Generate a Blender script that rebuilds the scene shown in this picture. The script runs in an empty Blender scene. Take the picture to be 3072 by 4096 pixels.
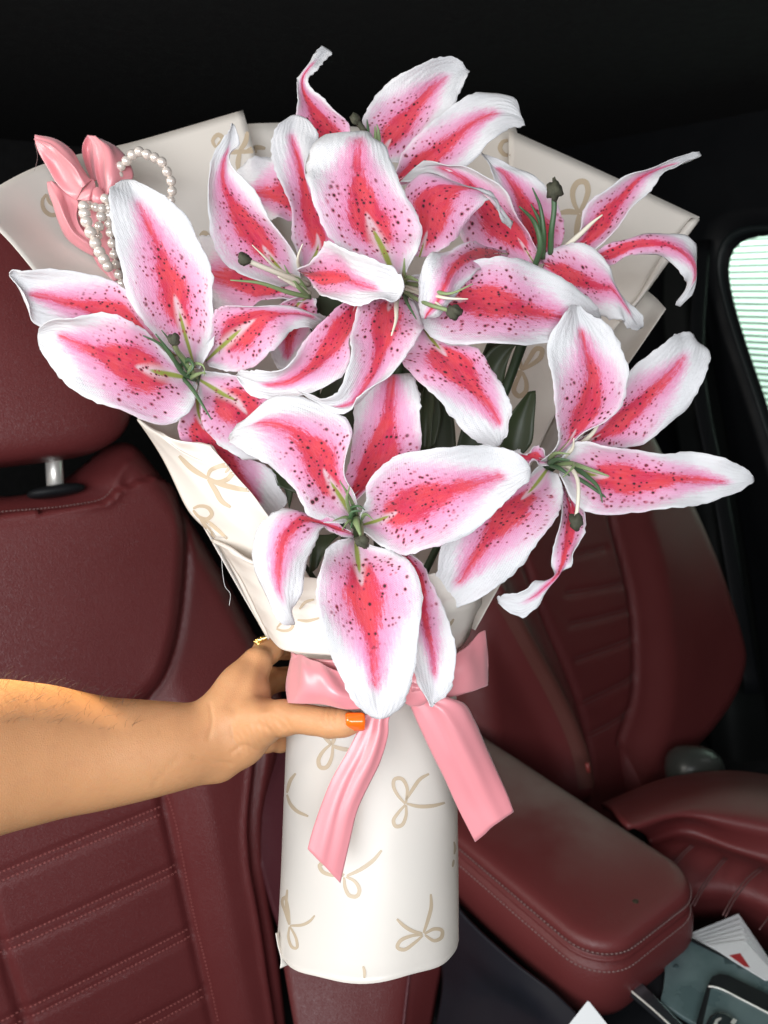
import bpy, bmesh, math, random
import numpy as np
from mathutils import Vector
from mathutils.bvhtree import BVHTree

random.seed(7); np.random.seed(7)
SC = bpy.context.scene
COL = SC.collection
LOC = {}

# ------------------------------------------------------------------ camera
# world axes follow the car: X across the car, Y towards its rear, Z up
K = 3072 / 1659.0
FOC = 3079.0
_a, _p = math.radians(54), math.radians(16)
_h = np.array([math.cos(_a), math.sin(_a), 0.0]); _z = np.array([0, 0, 1.0])
CAM = np.array([0, 0, 1.2])
FWD = _h * math.cos(_p) - _z * math.sin(_p)
RIGHT = np.array([_h[1], -_h[0], 0.0])
UP = np.cross(RIGHT, FWD)

cam_data = bpy.data.cameras.new('camera')
cam = bpy.data.objects.new('camera', cam_data); COL.objects.link(cam)
from mathutils import Matrix
cam.matrix_world = Matrix(((RIGHT[0], UP[0], -FWD[0], CAM[0]), (RIGHT[1], UP[1], -FWD[1], CAM[1]),
                           (RIGHT[2], UP[2], -FWD[2], CAM[2]), (0, 0, 0, 1)))
cam_data.sensor_fit = 'VERTICAL'; cam_data.sensor_height = 34.6; cam_data.sensor_width = 25.95
cam_data.lens = FOC / 4096 * 34.6
cam_data.clip_start = 0.02; cam_data.clip_end = 100
cam_data.dof.use_dof = True; cam_data.dof.focus_distance = 0.43; cam_data.dof.aperture_fstop = 12.0
SC.camera = cam

# ------------------------------------------------------------------ world, light, exposure
w = bpy.data.worlds.new('World'); SC.world = w; w.use_nodes = True
bg = w.node_tree.nodes['Background']
bg.inputs[0].default_value = (0.76, 0.66, 0.63, 1); bg.inputs[1].default_value = 0.075
SC.view_settings.view_transform = 'Standard'; SC.view_settings.look = 'None'
SC.view_settings.exposure = 0; SC.view_settings.gamma = 1; SC.view_settings.use_curve_mapping = False
SC.cycles.max_bounces = 8; SC.cycles.transparent_max_bounces = 12
SC.cycles.sample_clamp_indirect = 4

def cam_pt(r, u, f): return CAM + RIGHT * r + UP * u + FWD * f
def aim(o, loc, tgt):
    o.location = Vector(loc)
    d = Vector(tgt) - Vector(loc)
    o.rotation_euler = d.to_track_quat('-Z', 'Y').to_euler()
def area(name, loc, tgt, sx, sy, power, col):
    l = bpy.data.lights.new(name, 'AREA'); l.shape = 'RECTANGLE'; l.size = sx; l.size_y = sy
    l.energy = power; l.color = col
    o = bpy.data.objects.new(name, l); COL.objects.link(o); aim(o, loc, tgt); return o
# daylight through the windscreen and the near side window, both behind the camera
area('windscreen_light', cam_pt(-0.14, -0.07, -0.45), cam_pt(0.02, -0.08, 0.5), 0.95, 0.42, 15.2, (0.93, 0.965, 1.0))
area('side_window_light', cam_pt(-1.0, 0.25, 0.10), cam_pt(-0.1, 0.0, 0.55), 0.6, 0.4, 8.5, (1.0, 0.95, 0.88))
# daylight on the wall outside the far side window
# a low shaft of direct sun that reaches only the forearm
sp = bpy.data.lights.new('sun_shaft', 'SPOT'); sp.energy = 78; sp.color = (1.0, 0.79, 0.48)
sp.spot_size = math.radians(10); sp.spot_blend = 0.4; sp.shadow_soft_size = 0.004
spo = bpy.data.objects.new('sun_shaft', sp); COL.objects.link(spo)

# ------------------------------------------------------------------ pixel frames -> rays
FR = dict(Zq=(0, 400, .92586), S=(0, 0, 1), D=(0, 0, K), Za=(0, 400, .61724), Zb=(800, 100, .84388), Zc=(1900, 400, .70645),
          Zd=(800, 900, .72333), Ze=(0, 1100, .72333), Zf=(900, 1700, .78360), Zg=(1700, 1200, .82700),
          Zh=(0, 2500, .96444), Zi=(1000, 2600, .72333), Zj=(0, 3000, .72333), Zk=(1700, 2800, .82700),
          Zl=(2200, 3300, .52562), Zm=(0, 1600, .66305), Zn=(2300, 800, .63279))
def src(fr, x, y):
    ox, oy, s = FR[fr]; return ox + x * s, oy + y * s
def ray(fr, x, y):
    x, y = src(fr, x, y)
    return FWD + RIGHT * ((x - 1536) / FOC) - UP * ((y - 2048) / FOC)
def P(fr, x, y, d): return CAM + ray(fr, x, y) * d
def hit_plane(fr, x, y, o, n):
    r = ray(fr, x, y); return CAM + r * (np.dot(o - CAM, n) / np.dot(r, n))
def hz(fr, x, y, z): return hit_plane(fr, x, y, np.array([0, 0, z]), np.array([0, 0, 1.0]))

# ------------------------------------------------------------------ splines
def spl(kn, pts, t):
    """cubic Hermite through pts (n, ...) at knots kn, sampled at t"""
    kn = np.asarray(kn, float); p = np.asarray(pts, float); t = np.asarray(t, float)
    n = len(kn)
    if n == 1: return np.repeat(p, len(t), 0)
    sh = (n - 1,) + (1,) * (p.ndim - 1)
    h = np.diff(kn).reshape(sh); dl = np.diff(p, axis=0) / h
    m = np.empty_like(p); m[0] = dl[0]; m[-1] = dl[-1]
    if n > 2:
        m[1:-1] = (dl[:-1] * h[1:] + dl[1:] * h[:-1]) / (h[1:] + h[:-1])
    i = np.clip(np.searchsorted(kn, t, 'right') - 1, 0, n - 2)
    hh = (kn[i + 1] - kn[i]); s = (t - kn[i]) / hh
    e = (slice(None),) + (None,) * (p.ndim - 1)
    s = s[e]; hh = hh[e]
    return ((2*s**3 - 3*s**2 + 1) * p[i] + (s**3 - 2*s**2 + s) * hh * m[i]
            + (-2*s**3 + 3*s**2) * p[i+1] + (s**3 - s**2) * hh * m[i+1])
def chord(p, e=0.6):
    p = np.asarray(p, float).reshape(len(p), -1)
    d = np.maximum(np.linalg.norm(np.diff(p, axis=0), axis=1), 1e-6) ** e
    return np.concatenate([[0], np.cumsum(d)])
def smooth_line(p, n):
    p = np.asarray(p, float); kn = chord(p)
    q = spl(kn, p, np.linspace(0, kn[-1], n * 6))
    c = chord(q, 1.0); t = np.linspace(0, c[-1], n)
    return np.stack([np.interp(t, c, q[:, k]) for k in range(q.shape[1])], 1)

# ------------------------------------------------------------------ object helpers
def mesh_obj(name, verts, faces, mat=None, parent=None, smooth=True, attrs=None):
    me = bpy.data.meshes.new(name)
    me.from_pydata([tuple(map(float, v)) for v in verts], [], [tuple(f) for f in faces])
    if smooth: me.polygons.foreach_set('use_smooth', [True] * len(me.polygons))
    for m in (mat if isinstance(mat, (list, tuple)) else [mat]):
        if m: me.materials.append(m)
    for k, v in (attrs or {}).items():
        a = me.attributes.new(k, 'FLOAT_VECTOR', 'POINT')
        a.data.foreach_set('vector', np.asarray(v, np.float32).ravel())
    me.update()
    o = bpy.data.objects.new(name, me); COL.objects.link(o)
    if parent is not None: attach(o, parent)
    return o
def attach(o, parent):
    o.parent = parent
    o.matrix_parent_inverse = Matrix.Translation(-Vector(LOC[parent.name])) if parent.name in LOC else Matrix()
def tag(o, label, cat, group=None, kind=None):
    if label: o['label'] = label
    if cat: o['category'] = cat
    if group: o['group'] = group
    if kind: o['kind'] = kind
    return o
def thing(name, label, cat, loc, group=None):
    o = bpy.data.objects.new(name, None); COL.objects.link(o)
    o.empty_display_size = 0.02
    o.location = Vector(loc); LOC[o.name] = tuple(map(float, loc))
    return tag(o, label, cat, group)
def solid(o, th, off=-1, back=0):
    m = o.modifiers.new('thickness', 'SOLIDIFY'); m.thickness = th; m.offset = off
    m.material_offset = back; m.use_quality_normals = True
    return o
def grid_faces(nr, nc, closed=False):
    f = []
    for i in range(nr - 1):
        for j in range(nc if closed else nc - 1):
            k = (j + 1) % nc
            f.append((i*nc + j, i*nc + k, (i+1)*nc + k, (i+1)*nc + j))
    return f
def face_cam(pts, faces):
    """wind quads so that on the whole they face the camera"""
    pts = np.asarray(pts)
    s = 0
    for f in faces[::3]:
        a, b, c = pts[f[0]], pts[f[1]], pts[f[2]]
        n = np.cross(b - a, c - a); s += np.dot(n, CAM - a) / (np.linalg.norm(a - CAM) + 1e-9)
    return faces if s > 0 else [tuple(reversed(f)) for f in faces]
def sheet_pts(rows, nr, nc):
    g = np.array(rows, float)                      # R x C x 3
    kr = np.mean([chord(g[:, j]) for j in range(g.shape[1])], axis=0)
    a = spl(kr, g, np.linspace(0, kr[-1], nr))     # nr x C x 3
    a = a.transpose(1, 0, 2)
    kc = chord(a)
    return spl(kc, a, np.linspace(0, kc[-1], nc)).transpose(1, 0, 2)
def sheet(name, fr, rows, mat, parent=None, nr=28, nc=20, th=0.0004, off=-1, crinkle=0.0, seed=0, fold=None):
    g = [[P(fr, *c) for c in r] for r in rows]
    q = sheet_pts(g, nr, nc)
    if crinkle:
        rs = np.random.RandomState(seed)
        gn = np.cross(np.gradient(q, axis=0), np.gradient(q, axis=1)); gn /= np.linalg.norm(gn, axis=2, keepdims=True) + 1e-12
        ii, jj = np.meshgrid(np.linspace(0, 1, nr), np.linspace(0, 1, nc), indexing='ij')
        hgt = 0
        for _ in range(5):
            a, b, c = rs.uniform(-7, 7), rs.uniform(-7, 7), rs.uniform(0, 6)
            hgt = hgt + np.abs(np.sin(a*ii + b*jj + c)) ** 1.0 * rs.uniform(.4, 1)
        q = q + gn * (crinkle * (hgt - 1.7))[..., None]
    if fold:
        am, fq, ph, tw = fold
        gn = np.cross(np.gradient(q, axis=0), np.gradient(q, axis=1)); gn /= np.linalg.norm(gn, axis=2, keepdims=True) + 1e-12
        ii, jj = np.meshgrid(np.linspace(0, 1, nr), np.linspace(0, 1, nc), indexing='ij')
        q = q + gn * (am * (np.sin(2*math.pi*fq*jj + ph + tw*np.sin(2.2*ii + ph)) + .45*np.sin(2*math.pi*fq*2.3*jj + 2*ph - 1.6*tw*ii)) * np.sin(math.pi*np.clip(jj, .02, .98))**.5 * (.35 + .65*np.sin(math.pi*ii*.9 + .3)))[..., None]
    v = q.reshape(-1, 3)
    f = face_cam(v, grid_faces(nr, nc))
    ii, jj = np.meshgrid(np.linspace(0, 1, nr), np.linspace(-1, 1, nc), indexing='ij')
    o = mesh_obj(name, v, f, mat, parent, attrs={'puv': np.stack([jj, ii, ii*0], 2).reshape(-1, 3)})
    if th: solid(o, th, off)
    return o
def tube_mesh(pts, rad, n=8, caps=True, squash=1.0):
    pts = np.asarray(pts, float); m = len(pts)
    rad = np.interp(np.linspace(0, 1, m), np.linspace(0, 1, len(rad)), rad) if np.ndim(rad) else np.full(m, rad)
    T = np.gradient(pts, axis=0); T /= np.linalg.norm(T, axis=1, keepdims=True) + 1e-12
    ref = np.cross(T[0], FWD)
    if np.linalg.norm(ref) < 1e-3: ref = np.cross(T[0], UP)
    v = []; x = ref / np.linalg.norm(ref)
    for i in range(m):
        x = x - T[i] * np.dot(x, T[i]); x /= np.linalg.norm(x) + 1e-12
        y = np.cross(T[i], x)
        for k in range(n):
            a = 2 * math.pi * k / n
            v.append(pts[i] + rad[i] * (x * math.cos(a) + y * math.sin(a) * squash))
    f = grid_faces(m, n, True)
    if caps:
        f.append(tuple(reversed(range(n)))); f.append(tuple((m-1)*n + k for k in range(n)))
    return v, f
def tube(name, pts, rad, mat, parent=None, n=8, res=14, squash=1.0):
    q = smooth_line(pts, res) if len(pts) > 2 else np.linspace(pts[0], pts[1], 3)
    v, f = tube_mesh(q, rad, n, True, squash)
    return mesh_obj(name, v, f, mat, parent)
class MB:
    """several shapes collected into one mesh"""
    def __init__(s): s.v = []; s.f = []
    def add(s, v, f):
        k = len(s.v); s.v += [tuple(p) for p in v]; s.f += [tuple(i + k for i in q) for q in f]
    def obj(s, name, mat, parent=None, smooth=True): return mesh_obj(name, s.v, s.f, mat, parent, smooth)
def blob_mesh(c, rx, ry, rz, ax=(RIGHT, UP, -FWD), n=10, m=14, rough=0.0, seed=0, e=1.0):
    rs = np.random.RandomState(seed); v = []; f = []
    ph = rs.uniform(0, 6, (4, 3)); fq = rs.uniform(2, 5, (4, 3))
    for i in range(n + 1):
        t = math.pi * i / n
        for k in range(m):
            a = 2 * math.pi * k / m
            d = np.array([math.sin(t) * math.cos(a), math.cos(t), math.sin(t) * math.sin(a)])
            g = np.sign(d) * np.abs(d) ** e
            q = 1 + rough * sum(math.sin(np.dot(fq[j], d) + ph[j, 0]) for j in range(4)) / 2
            if rough: q += rough * rs.uniform(-.5, .5) * (0 < i < n)
            v.append(np.asarray(c) + q * (ax[0] * g[0] * rx + ax[1] * g[1] * ry + ax[2] * g[2] * rz))
    return v, [tuple(reversed(q)) for q in grid_faces(n + 1, m, True)]
def bevel(o, wd, seg=3):
    b = o.modifiers.new('bevel', 'BEVEL'); b.width = wd; b.segments = seg; b.limit_method = 'ANGLE'; b.angle_limit = math.radians(35)
    o.modifiers.new('normals', 'WEIGHTED_NORMAL'); return o
def prism(name, top, th, mat, parent=None, bev=0.0, down=(0, 0, -1)):
    top = [np.asarray(p, float) for p in top]; n = len(top)
    nn = sum(np.cross(top[i], top[(i+1) % n]) for i in range(n))
    dn = np.asarray(down, float)
    if np.dot(nn, dn) > 0: top = top[::-1]
    v = top + [p + dn * th for p in top]
    f = [tuple(range(n)), tuple(reversed(range(n, 2*n)))] + [(i, i + n, (i+1) % n + n, (i+1) % n) for i in range(n)]
    o = mesh_obj(name, v, f, mat, parent, smooth=True)
    if bev: bevel(o, bev)
    else: o.data.polygons.foreach_set('use_smooth', [False] * len(o.data.polygons))
    return o

# ------------------------------------------------------------------ materials
class X:
    """a socket with arithmetic"""
    def __init__(s, nt, k): s.nt, s.k = nt, k
    def op(s, o, b=None, c=None, rev=False):
        n = s.nt.nodes.new('ShaderNodeMath'); n.operation = o
        for i, q in enumerate(([b, s] if rev else [s, b, c])):
            if q is None: continue
            if isinstance(q, X): s.nt.links.new(q.k, n.inputs[i])
            else: n.inputs[i].default_value = q
        return X(s.nt, n.outputs[0])
    def __add__(s, b): return s.op('ADD', b)
    __radd__ = __add__
    def __sub__(s, b): return s.op('SUBTRACT', b)
    def __rsub__(s, b): return s.op('SUBTRACT', b, rev=True)
    def __mul__(s, b): return s.op('MULTIPLY', b)
    __rmul__ = __mul__
    def abs(s): return s.op('ABSOLUTE')
    def sin(s): return s.op('SINE')
    def max(s, b): return s.op('MAXIMUM', b)
    def min(s, b): return s.op('MINIMUM', b)
    def step(s, a, b, lo=0.0, hi=1.0):
        n = s.nt.nodes.new('ShaderNodeMapRange'); n.interpolation_type = 'SMOOTHSTEP'
        for nm, q in (('Value', s), ('From Min', a), ('From Max', b), ('To Min', lo), ('To Max', hi)):
            if isinstance(q, X): s.nt.links.new(q.k, n.inputs[nm])
            else: n.inputs[nm].default_value = q
        return X(s.nt, n.outputs[0])
    def ramp(s, st):
        n = s.nt.nodes.new('ShaderNodeValToRGB'); s.nt.links.new(s.k, n.inputs[0])
        e = n.color_ramp.elements
        while len(e) < len(st): e.new(0.5)
        for q, (p, v) in zip(e, st): q.position = p; q.color = (v, v, v, 1) if not isinstance(v, tuple) else (*v, 1)
        return X(s.nt, n.outputs[0])
class Mat:
    def __init__(s, name):
        s.m = bpy.data.materials.new(name); s.m.use_nodes = True; s.nt = s.m.node_tree
        s.b = s.nt.nodes['Principled BSDF']; s.out = s.nt.nodes['Material Output']
    def set(s, **k):
        for n, v in k.items():
            i = s.b.inputs[n.replace('_', ' ')]
            if isinstance(v, X): s.nt.links.new(v.k, i)
            else: i.default_value = (*v, 1) if isinstance(v, tuple) and len(v) == 3 and i.type == 'RGBA' else v
        return s
    def coord(s, kind='Object'):
        return X(s.nt, s.nt.nodes.new('ShaderNodeTexCoord').outputs[kind])
    def attr(s, name):
        n = s.nt.nodes.new('ShaderNodeAttribute'); n.attribute_name = name; return X(s.nt, n.outputs['Vector'])
    def xyz(s, v):
        n = s.nt.nodes.new('ShaderNodeSeparateXYZ'); s.nt.links.new(v.k, n.inputs[0]); return [X(s.nt, o) for o in n.outputs]
    def vec(s, a, b, c):
        n = s.nt.nodes.new('ShaderNodeCombineXYZ')
        for i, q in enumerate((a, b, c)):
            if isinstance(q, X): s.nt.links.new(q.k, n.inputs[i])
            else: n.inputs[i].default_value = q
        return X(s.nt, n.outputs[0])
    def noise(s, v, scale, detail=3, rough=0.55, dist=0):
        n = s.nt.nodes.new('ShaderNodeTexNoise'); s.nt.links.new(v.k, n.inputs['Vector'])
        n.inputs['Scale'].default_value = scale; n.inputs['Detail'].default_value = detail
        n.inputs['Roughness'].default_value = rough; n.inputs['Distortion'].default_value = dist
        return X(s.nt, n.outputs['Fac'])
    def voro(s, v, scale, feat='F1', rnd=1.0):
        n = s.nt.nodes.new('ShaderNodeTexVoronoi'); s.nt.links.new(v.k, n.inputs['Vector']); n.feature = feat
        n.inputs['Scale'].default_value = scale; n.inputs['Randomness'].default_value = rnd
        c = s.nt.nodes.new('ShaderNodeSeparateColor')
        if feat != 'DISTANCE_TO_EDGE': s.nt.links.new(n.outputs['Color'], c.inputs[0])
        return X(s.nt, n.outputs['Distance']), [X(s.nt, o) for o in c.outputs]
    def mix(s, f, a, b):
        n = s.nt.nodes.new('ShaderNodeMix'); n.data_type = 'RGBA'
        for i, q in ((0, f), (6, a), (7, b)):
            if isinstance(q, X): s.nt.links.new(q.k, n.inputs[i])
            else: n.inputs[i].default_value = (*q, 1) if isinstance(q, tuple) else q
        return X(s.nt, n.outputs[2])
    def bump(s, hgt, strength=0.3, dist=0.001):
        n = s.nt.nodes.new('ShaderNodeBump'); n.inputs['Strength'].default_value = strength; n.inputs['Distance'].default_value = dist
        s.nt.links.new(hgt.k, n.inputs['Height']); s.nt.links.new(n.outputs[0], s.b.inputs['Normal']); return s
    def translucent(s, col, f):
        t = s.nt.nodes.new('ShaderNodeBsdfTranslucent'); mx = s.nt.nodes.new('ShaderNodeMixShader')
        if isinstance(col, X): s.nt.links.new(col.k, t.inputs[0])
        else: t.inputs[0].default_value = (*col, 1)
        mx.inputs[0].default_value = f
        s.nt.links.new(s.b.outputs[0], mx.inputs[1]); s.nt.links.new(t.outputs[0], mx.inputs[2])
        s.nt.links.new(mx.outputs[0], s.out.inputs[0]); return s

def petal_material(name, pale=False):
    M = Mat(name)
    u, v, sd = M.xyz(M.attr('puv')); px, py, gl = M.xyz(M.attr('pcm'))
    au = u.abs(); rich, _, _ = M.xyz(M.attr('pex'))
    s1 = M.noise(M.vec(px * 5.0, py * 0.8, sd * 9.0), 1.0, 4, 0.65)          # streaks along the petal
    s2 = M.noise(M.vec(px * 1.2, py * 0.7, sd * 5.0 + 3.0), 1.0, 2)
    fz = M.noise(M.vec(px, py, sd), 14.0, 2)
    s3 = M.noise(M.vec(px * 13.0, py * 3.0, sd * 7.0), 1.0, 3, 0.7)
    wob = (s1 - 0.5) * 0.34 + (s2 - 0.5) * 0.22 + (fz - 0.5) * 0.16 + (s3 - 0.5) * 0.40
    cw = rich * v.ramp([(0.0, 0.0), (0.15, 0.03), (0.24, 0.32), (0.37, 0.43), (0.51, 0.25), (0.60, 0.14), (0.72, 0.09), (0.83, 0.05), (0.89, 0.0)])
    pw = (rich * 0.5 + 0.5) * v.ramp([(0.0, 0.35), (0.10, 0.62), (0.28, 0.96), (0.45, 0.93), (0.60, 0.68), (0.75, 0.38), (0.86, 0.14), (0.93, 0.0)])
    k = au + wob
    pink = k.step(pw - 0.30, pw + 0.20, 1.0, 0.0) * pw.step(0.02, 0.2)
    deep = k.step(cw - 0.05, cw + 0.34, 1.0, 0.0) * cw.step(0.01, 0.08)
    core = k.step(cw - 0.09, cw + 0.09, 1.0, 0.0) * cw.step(0.015, 0.05)
    # the streaked thin end of the red
    lines = ((px * 22.0 + (s2 - 0.5) * 2.0).sin() * 0.5 + 0.5)
    core = core * (1.0 - v.step(0.58, 0.80) * lines * 0.45)
    core = core * (0.66 + 0.32 * s1 + 0.26 * s3)
    white = M.mix(M.noise(M.vec(px, py, sd), 2.0, 3), (0.86, 0.87, 0.885), (0.80, 0.79, 0.80))
    pk = M.mix(s2, (0.86, 0.43, 0.66), (0.84, 0.33, 0.56))
    rd = M.mix(s2.step(0.35, 0.7), (0.76, 0.058, 0.078), (0.66, 0.026, 0.080))
    c = M.mix(pink * (0.74 + 0.3 * s2) * (0.75 + 0.4 * s1), white, pk)
    c = M.mix((deep * (0.34 + 0.35 * s3 + 0.3 * s1)).min(1.0), c, (0.80, 0.175, 0.375))
    c = M.mix(core.min(1.0), c, rd)
    # white then green throat
    hw = (v * gl).ramp([(0.0, 0.45), (0.14, 0.30), (0.24, 0.14), (0.33, 0.0)])
    c = M.mix((au + (fz - 0.5) * 0.05).step(hw * 0.15, hw * 1.3 + 0.03, 1.0, 0.0) * hw.step(0.0, 0.05) * 0.8, c, (0.83, 0.68, 0.74))
    gw = (v * gl).ramp([(0.0, 0.17), (0.10, 0.125), (0.19, 0.065), (0.26, 0.0)])
    c = M.mix((au + (fz - 0.5) * 0.03).step(gw * 0.5, gw * 1.1 + 0.02, 1.0, 0.0) * gw.step(0.0, 0.04) * 0.92, c, (0.31, 0.37, 0.025))
    if pale: c = M.mix(0.62, c, (0.84, 0.78, 0.80))
    # spots
    for sc, off, rr in ((2.9, 0.0, 0.205), (4.0, 4.0, 0.195)):
        d, (ra, rb, rc) = M.voro(M.vec(px + off, py * 0.92, sd * 11.0), sc, rnd=0.85)
        zone = (au + (s2 - 0.5) * 0.5).step(pw * 0.80, pw * 0.96, 1.0, 0.0) * v.step(0.12, 0.17) * (v + 0.18 * au).step(0.58, 0.72, 1.0, 0.0)
        keep = ra.step(0.22, 0.26) * zone
        rad = rr * (0.60 + 0.60 * rb)
        dd = d + (fz - 0.5) * 0.05
        if not pale:
            c = M.mix(dd.step(rad * 1.0, rad * 2.0, 1.0, 0.0) * keep * 0.65, c, (0.55, 0.03, 0.09))
            c = M.mix(dd.step(rad * 0.75, rad * 1.15, 1.0, 0.0) * keep, c, (0.055, 0.014, 0.016))
    M.set(Base_Color=c, Roughness=0.44, Sheen_Weight=0.15, Specular_IOR_Level=0.35)
    rib = (u * 34.0 + (s2 - 0.5) * 9.0).sin() * v.step(0.45, 0.80) * au.step(0.75, 1.0, 1.0, 0.0)
    wv = (px * 62.0).sin() * (py * 62.0).sin() + 1.2 * M.noise(M.vec(px, py, sd), 30.0, 2)
    M.bump(rib * 0.11 + s1 * 0.6 + s3 * 0.2 + fz * 0.45 + wv * 0.11 + s2 * 1.4, 0.7, 0.0012)
    M.translucent(c, 0.28)
    return M.m

def simple(name, col, rough=0.5, var=0.12, scale=40, bumps=0.0, bscale=200, trans=0, **kw):
    M = Mat(name); co = M.coord()
    n = M.noise(co, scale, 3)
    dk = tuple(x * (1 - var) for x in col); lt = tuple(min(1, x * (1 + var)) for x in col)
    c = M.mix(n, dk, lt)
    M.set(Base_Color=c, Roughness=M.noise(co, scale * 0.7, 2).step(0.2, 0.8, max(rough - .06, 0.02), rough + .06), **kw)
    if bumps: M.bump(M.noise(co, bscale, 3), bumps, 0.0006)
    if trans: M.translucent(c, trans)
    return M.m

def leather(name, col, rough=0.385):
    M = Mat(name); co = M.coord()
    e, _ = M.voro(co, 420, 'DISTANCE_TO_EDGE'); n = M.noise(co, 160, 4, 0.6); big = M.noise(co, 6, 3)
    c = M.mix(big, tuple(x * 0.88 for x in col), tuple(x * 1.12 for x in col))
    M.set(Base_Color=c, Roughness=big.step(0.25, 0.75, rough - .05, rough + .07), Specular_IOR_Level=0.45)
    M.bump(e.step(0.0, 0.25) * 0.6 + n * 0.7, 0.40, 0.0007)
    return M.m

m_petal = petal_material('printed_petal_fabric'); m_petal_back = petal_material('petal_fabric_reverse', True)
m_paper = simple('matte_wrapping_paper', (0.86, 0.81, 0.745), 0.36, 0.03, 9, 0.08, 300, trans=0.28)
m_print = simple('tan_print', (0.50, 0.40, 0.285), 0.45, 0.06, 60)
def satin():
    M = Mat('pink_satin'); u, v, _ = M.xyz(M.attr('puv')); co = M.coord()
    n = M.noise(co, 18, 3); thr = M.noise(M.vec(u * 90.0, v * 4.0, 0.0), 1.0, 2)
    c = M.mix(n, (0.70, 0.235, 0.265), (0.78, 0.305, 0.335))
    c = M.mix(u.abs().step(0.93, 0.97) * 0.35, c, (0.70, 0.25, 0.29))
    M.set(Base_Color=c, Roughness=0.34, Specular_IOR_Level=0.75, Sheen_Weight=0.25, Anisotropic=0.6)
    M.bump(thr * 0.5 + n * 0.8, 0.15, 0.0006); M.translucent(c, 0.08); return M.m
m_satin = satin()
m_leather = leather('maroon_leather', (0.152, 0.029, 0.030))
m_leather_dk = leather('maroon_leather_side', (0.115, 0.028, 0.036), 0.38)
m_thread = simple('maroon_thread', (0.42, 0.13, 0.12), 0.6)
m_thread_gr = simple('grey_thread', (0.32, 0.22, 0.21), 0.6)
m_black = simple('black_plastic', (0.009, 0.010, 0.012), 0.55, 0.1, 20, 0.1, 500, Specular_IOR_Level=0.25)
m_liner = simple('black_headliner_cloth', (0.010, 0.010, 0.011), 0.9, 0.2, 60, 0.2, 700)
m_slate = simple('dark_slate_plastic', (0.013, 0.015, 0.022), 0.45, 0.1, 30, 0.15, 600)
m_chrome = simple('brushed_chrome', (0.90, 0.88, 0.83), 0.34, 0.03, 30, Metallic=0.55)
m_gold = simple('gold', (0.83, 0.60, 0.22), 0.22, 0.05, 30, Metallic=1.0)
m_stem = simple('stem_green', (0.020, 0.040, 0.014), 0.55, 0.25, 30)
m_leaf = simple('leaf_green', (0.034, 0.050, 0.020), 0.5, 0.25, 50, 0.3, 120, trans=0.1)
m_fil_dark = simple('filament_dark_green', (0.055, 0.115, 0.050), 0.45, 0.25, 60)
m_fil_mid = simple('filament_sage', (0.20, 0.27, 0.12), 0.45, 0.2, 60)
m_fil_pale = simple('filament_cream', (0.66, 0.62, 0.50), 0.45, 0.1, 60)
m_anther = simple('anther_olive', (0.050, 0.050, 0.030), 0.8, 0.5, 300, 1.0, 700)
m_nail = simple('orange_nail_polish', (0.95, 0.155, 0.012), 0.12, 0.03, 30, Coat_Weight=0.6)
m_pearl = simple('pearl', (0.78, 0.70, 0.63), 0.14, 0.04, 120, Coat_Weight=1.0, Metallic=0.25, Specular_IOR_Level=0.9)

def sheen_leather():
    M = Mat('maroon_leather_painted_sheen'); co = M.coord(); x, y, z = M.xyz(co)
    e, _ = M.voro(co, 420, 'DISTANCE_TO_EDGE'); n = M.noise(co, 160, 4, 0.6); big = M.noise(co, 6, 3); sp_ = M.noise(co, 28, 4, .6)
    c = M.mix(big, (0.135, 0.027, 0.028), (0.170, 0.034, 0.034))
    du = (x + (big - 0.5) * 0.22).step(ARM_X0 + 0.04, ARM_X0 + 0.18) * y.step(ARM_Y0 + 0.03, ARM_Y0 + 0.20) * z.step(ARM_Z - 0.012, ARM_Z - 0.001) * (0.45 + 0.75 * sp_)  # pale sheen on the pad's top, painted into the colour as mottled grey
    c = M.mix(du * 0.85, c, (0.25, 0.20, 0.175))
    M.set(Base_Color=c, Roughness=0.42 + 0.15 * du, Specular_IOR_Level=0.45); M.bump(e.step(0.0, 0.25) * 0.6 + n * 0.9, 0.35, 0.0006)
    return M.m

# ------------------------------------------------------------------ the car's interior
SF = 1.25                                            # metres from the camera to the near seat back
RECL = math.radians(18)
SU = np.array([0, math.sin(RECL), math.cos(RECL)]); SN = np.array([0, -math.cos(RECL), math.sin(RECL)]); SX = np.array([1.0, 0, 0])
SO = P('D', 200, 1500, 0.8 * SF)
def sh(fr, pts):
    out = []
    for x, y in pts:
        q = hit_plane(fr, x, y, SO, SN) - SO; out.append((q[0], np.dot(q, SU)))
    return np.array(out)
def s3(s, h, n=0.0): return SO + SX * s + SU * h + SN * n
def dist_poly(px, py, line):
    d = np.full(px.shape, 9.0)
    for (x0, y0), (x1, y1) in zip(line[:-1], line[1:]):
        vx, vy = x1 - x0, y1 - y0; L = vx*vx + vy*vy + 1e-12
        t = np.clip(((px - x0)*vx + (py - y0)*vy) / L, 0, 1)
        d = np.minimum(d, np.hypot(px - x0 - t*vx, py - y0 - t*vy))
    return d
def inside(px, py, poly):
    c = np.zeros(px.shape, bool); n = len(poly)
    for i in range(n):
        x0, y0 = poly[i]; x1, y1 = poly[(i+1) % n]
        m = (y0 > py) != (y1 > py)
        c ^= m & (px < (x1 - x0) * (py - y0) / (y1 - y0 + 1e-12) + x0)
    return c
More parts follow.
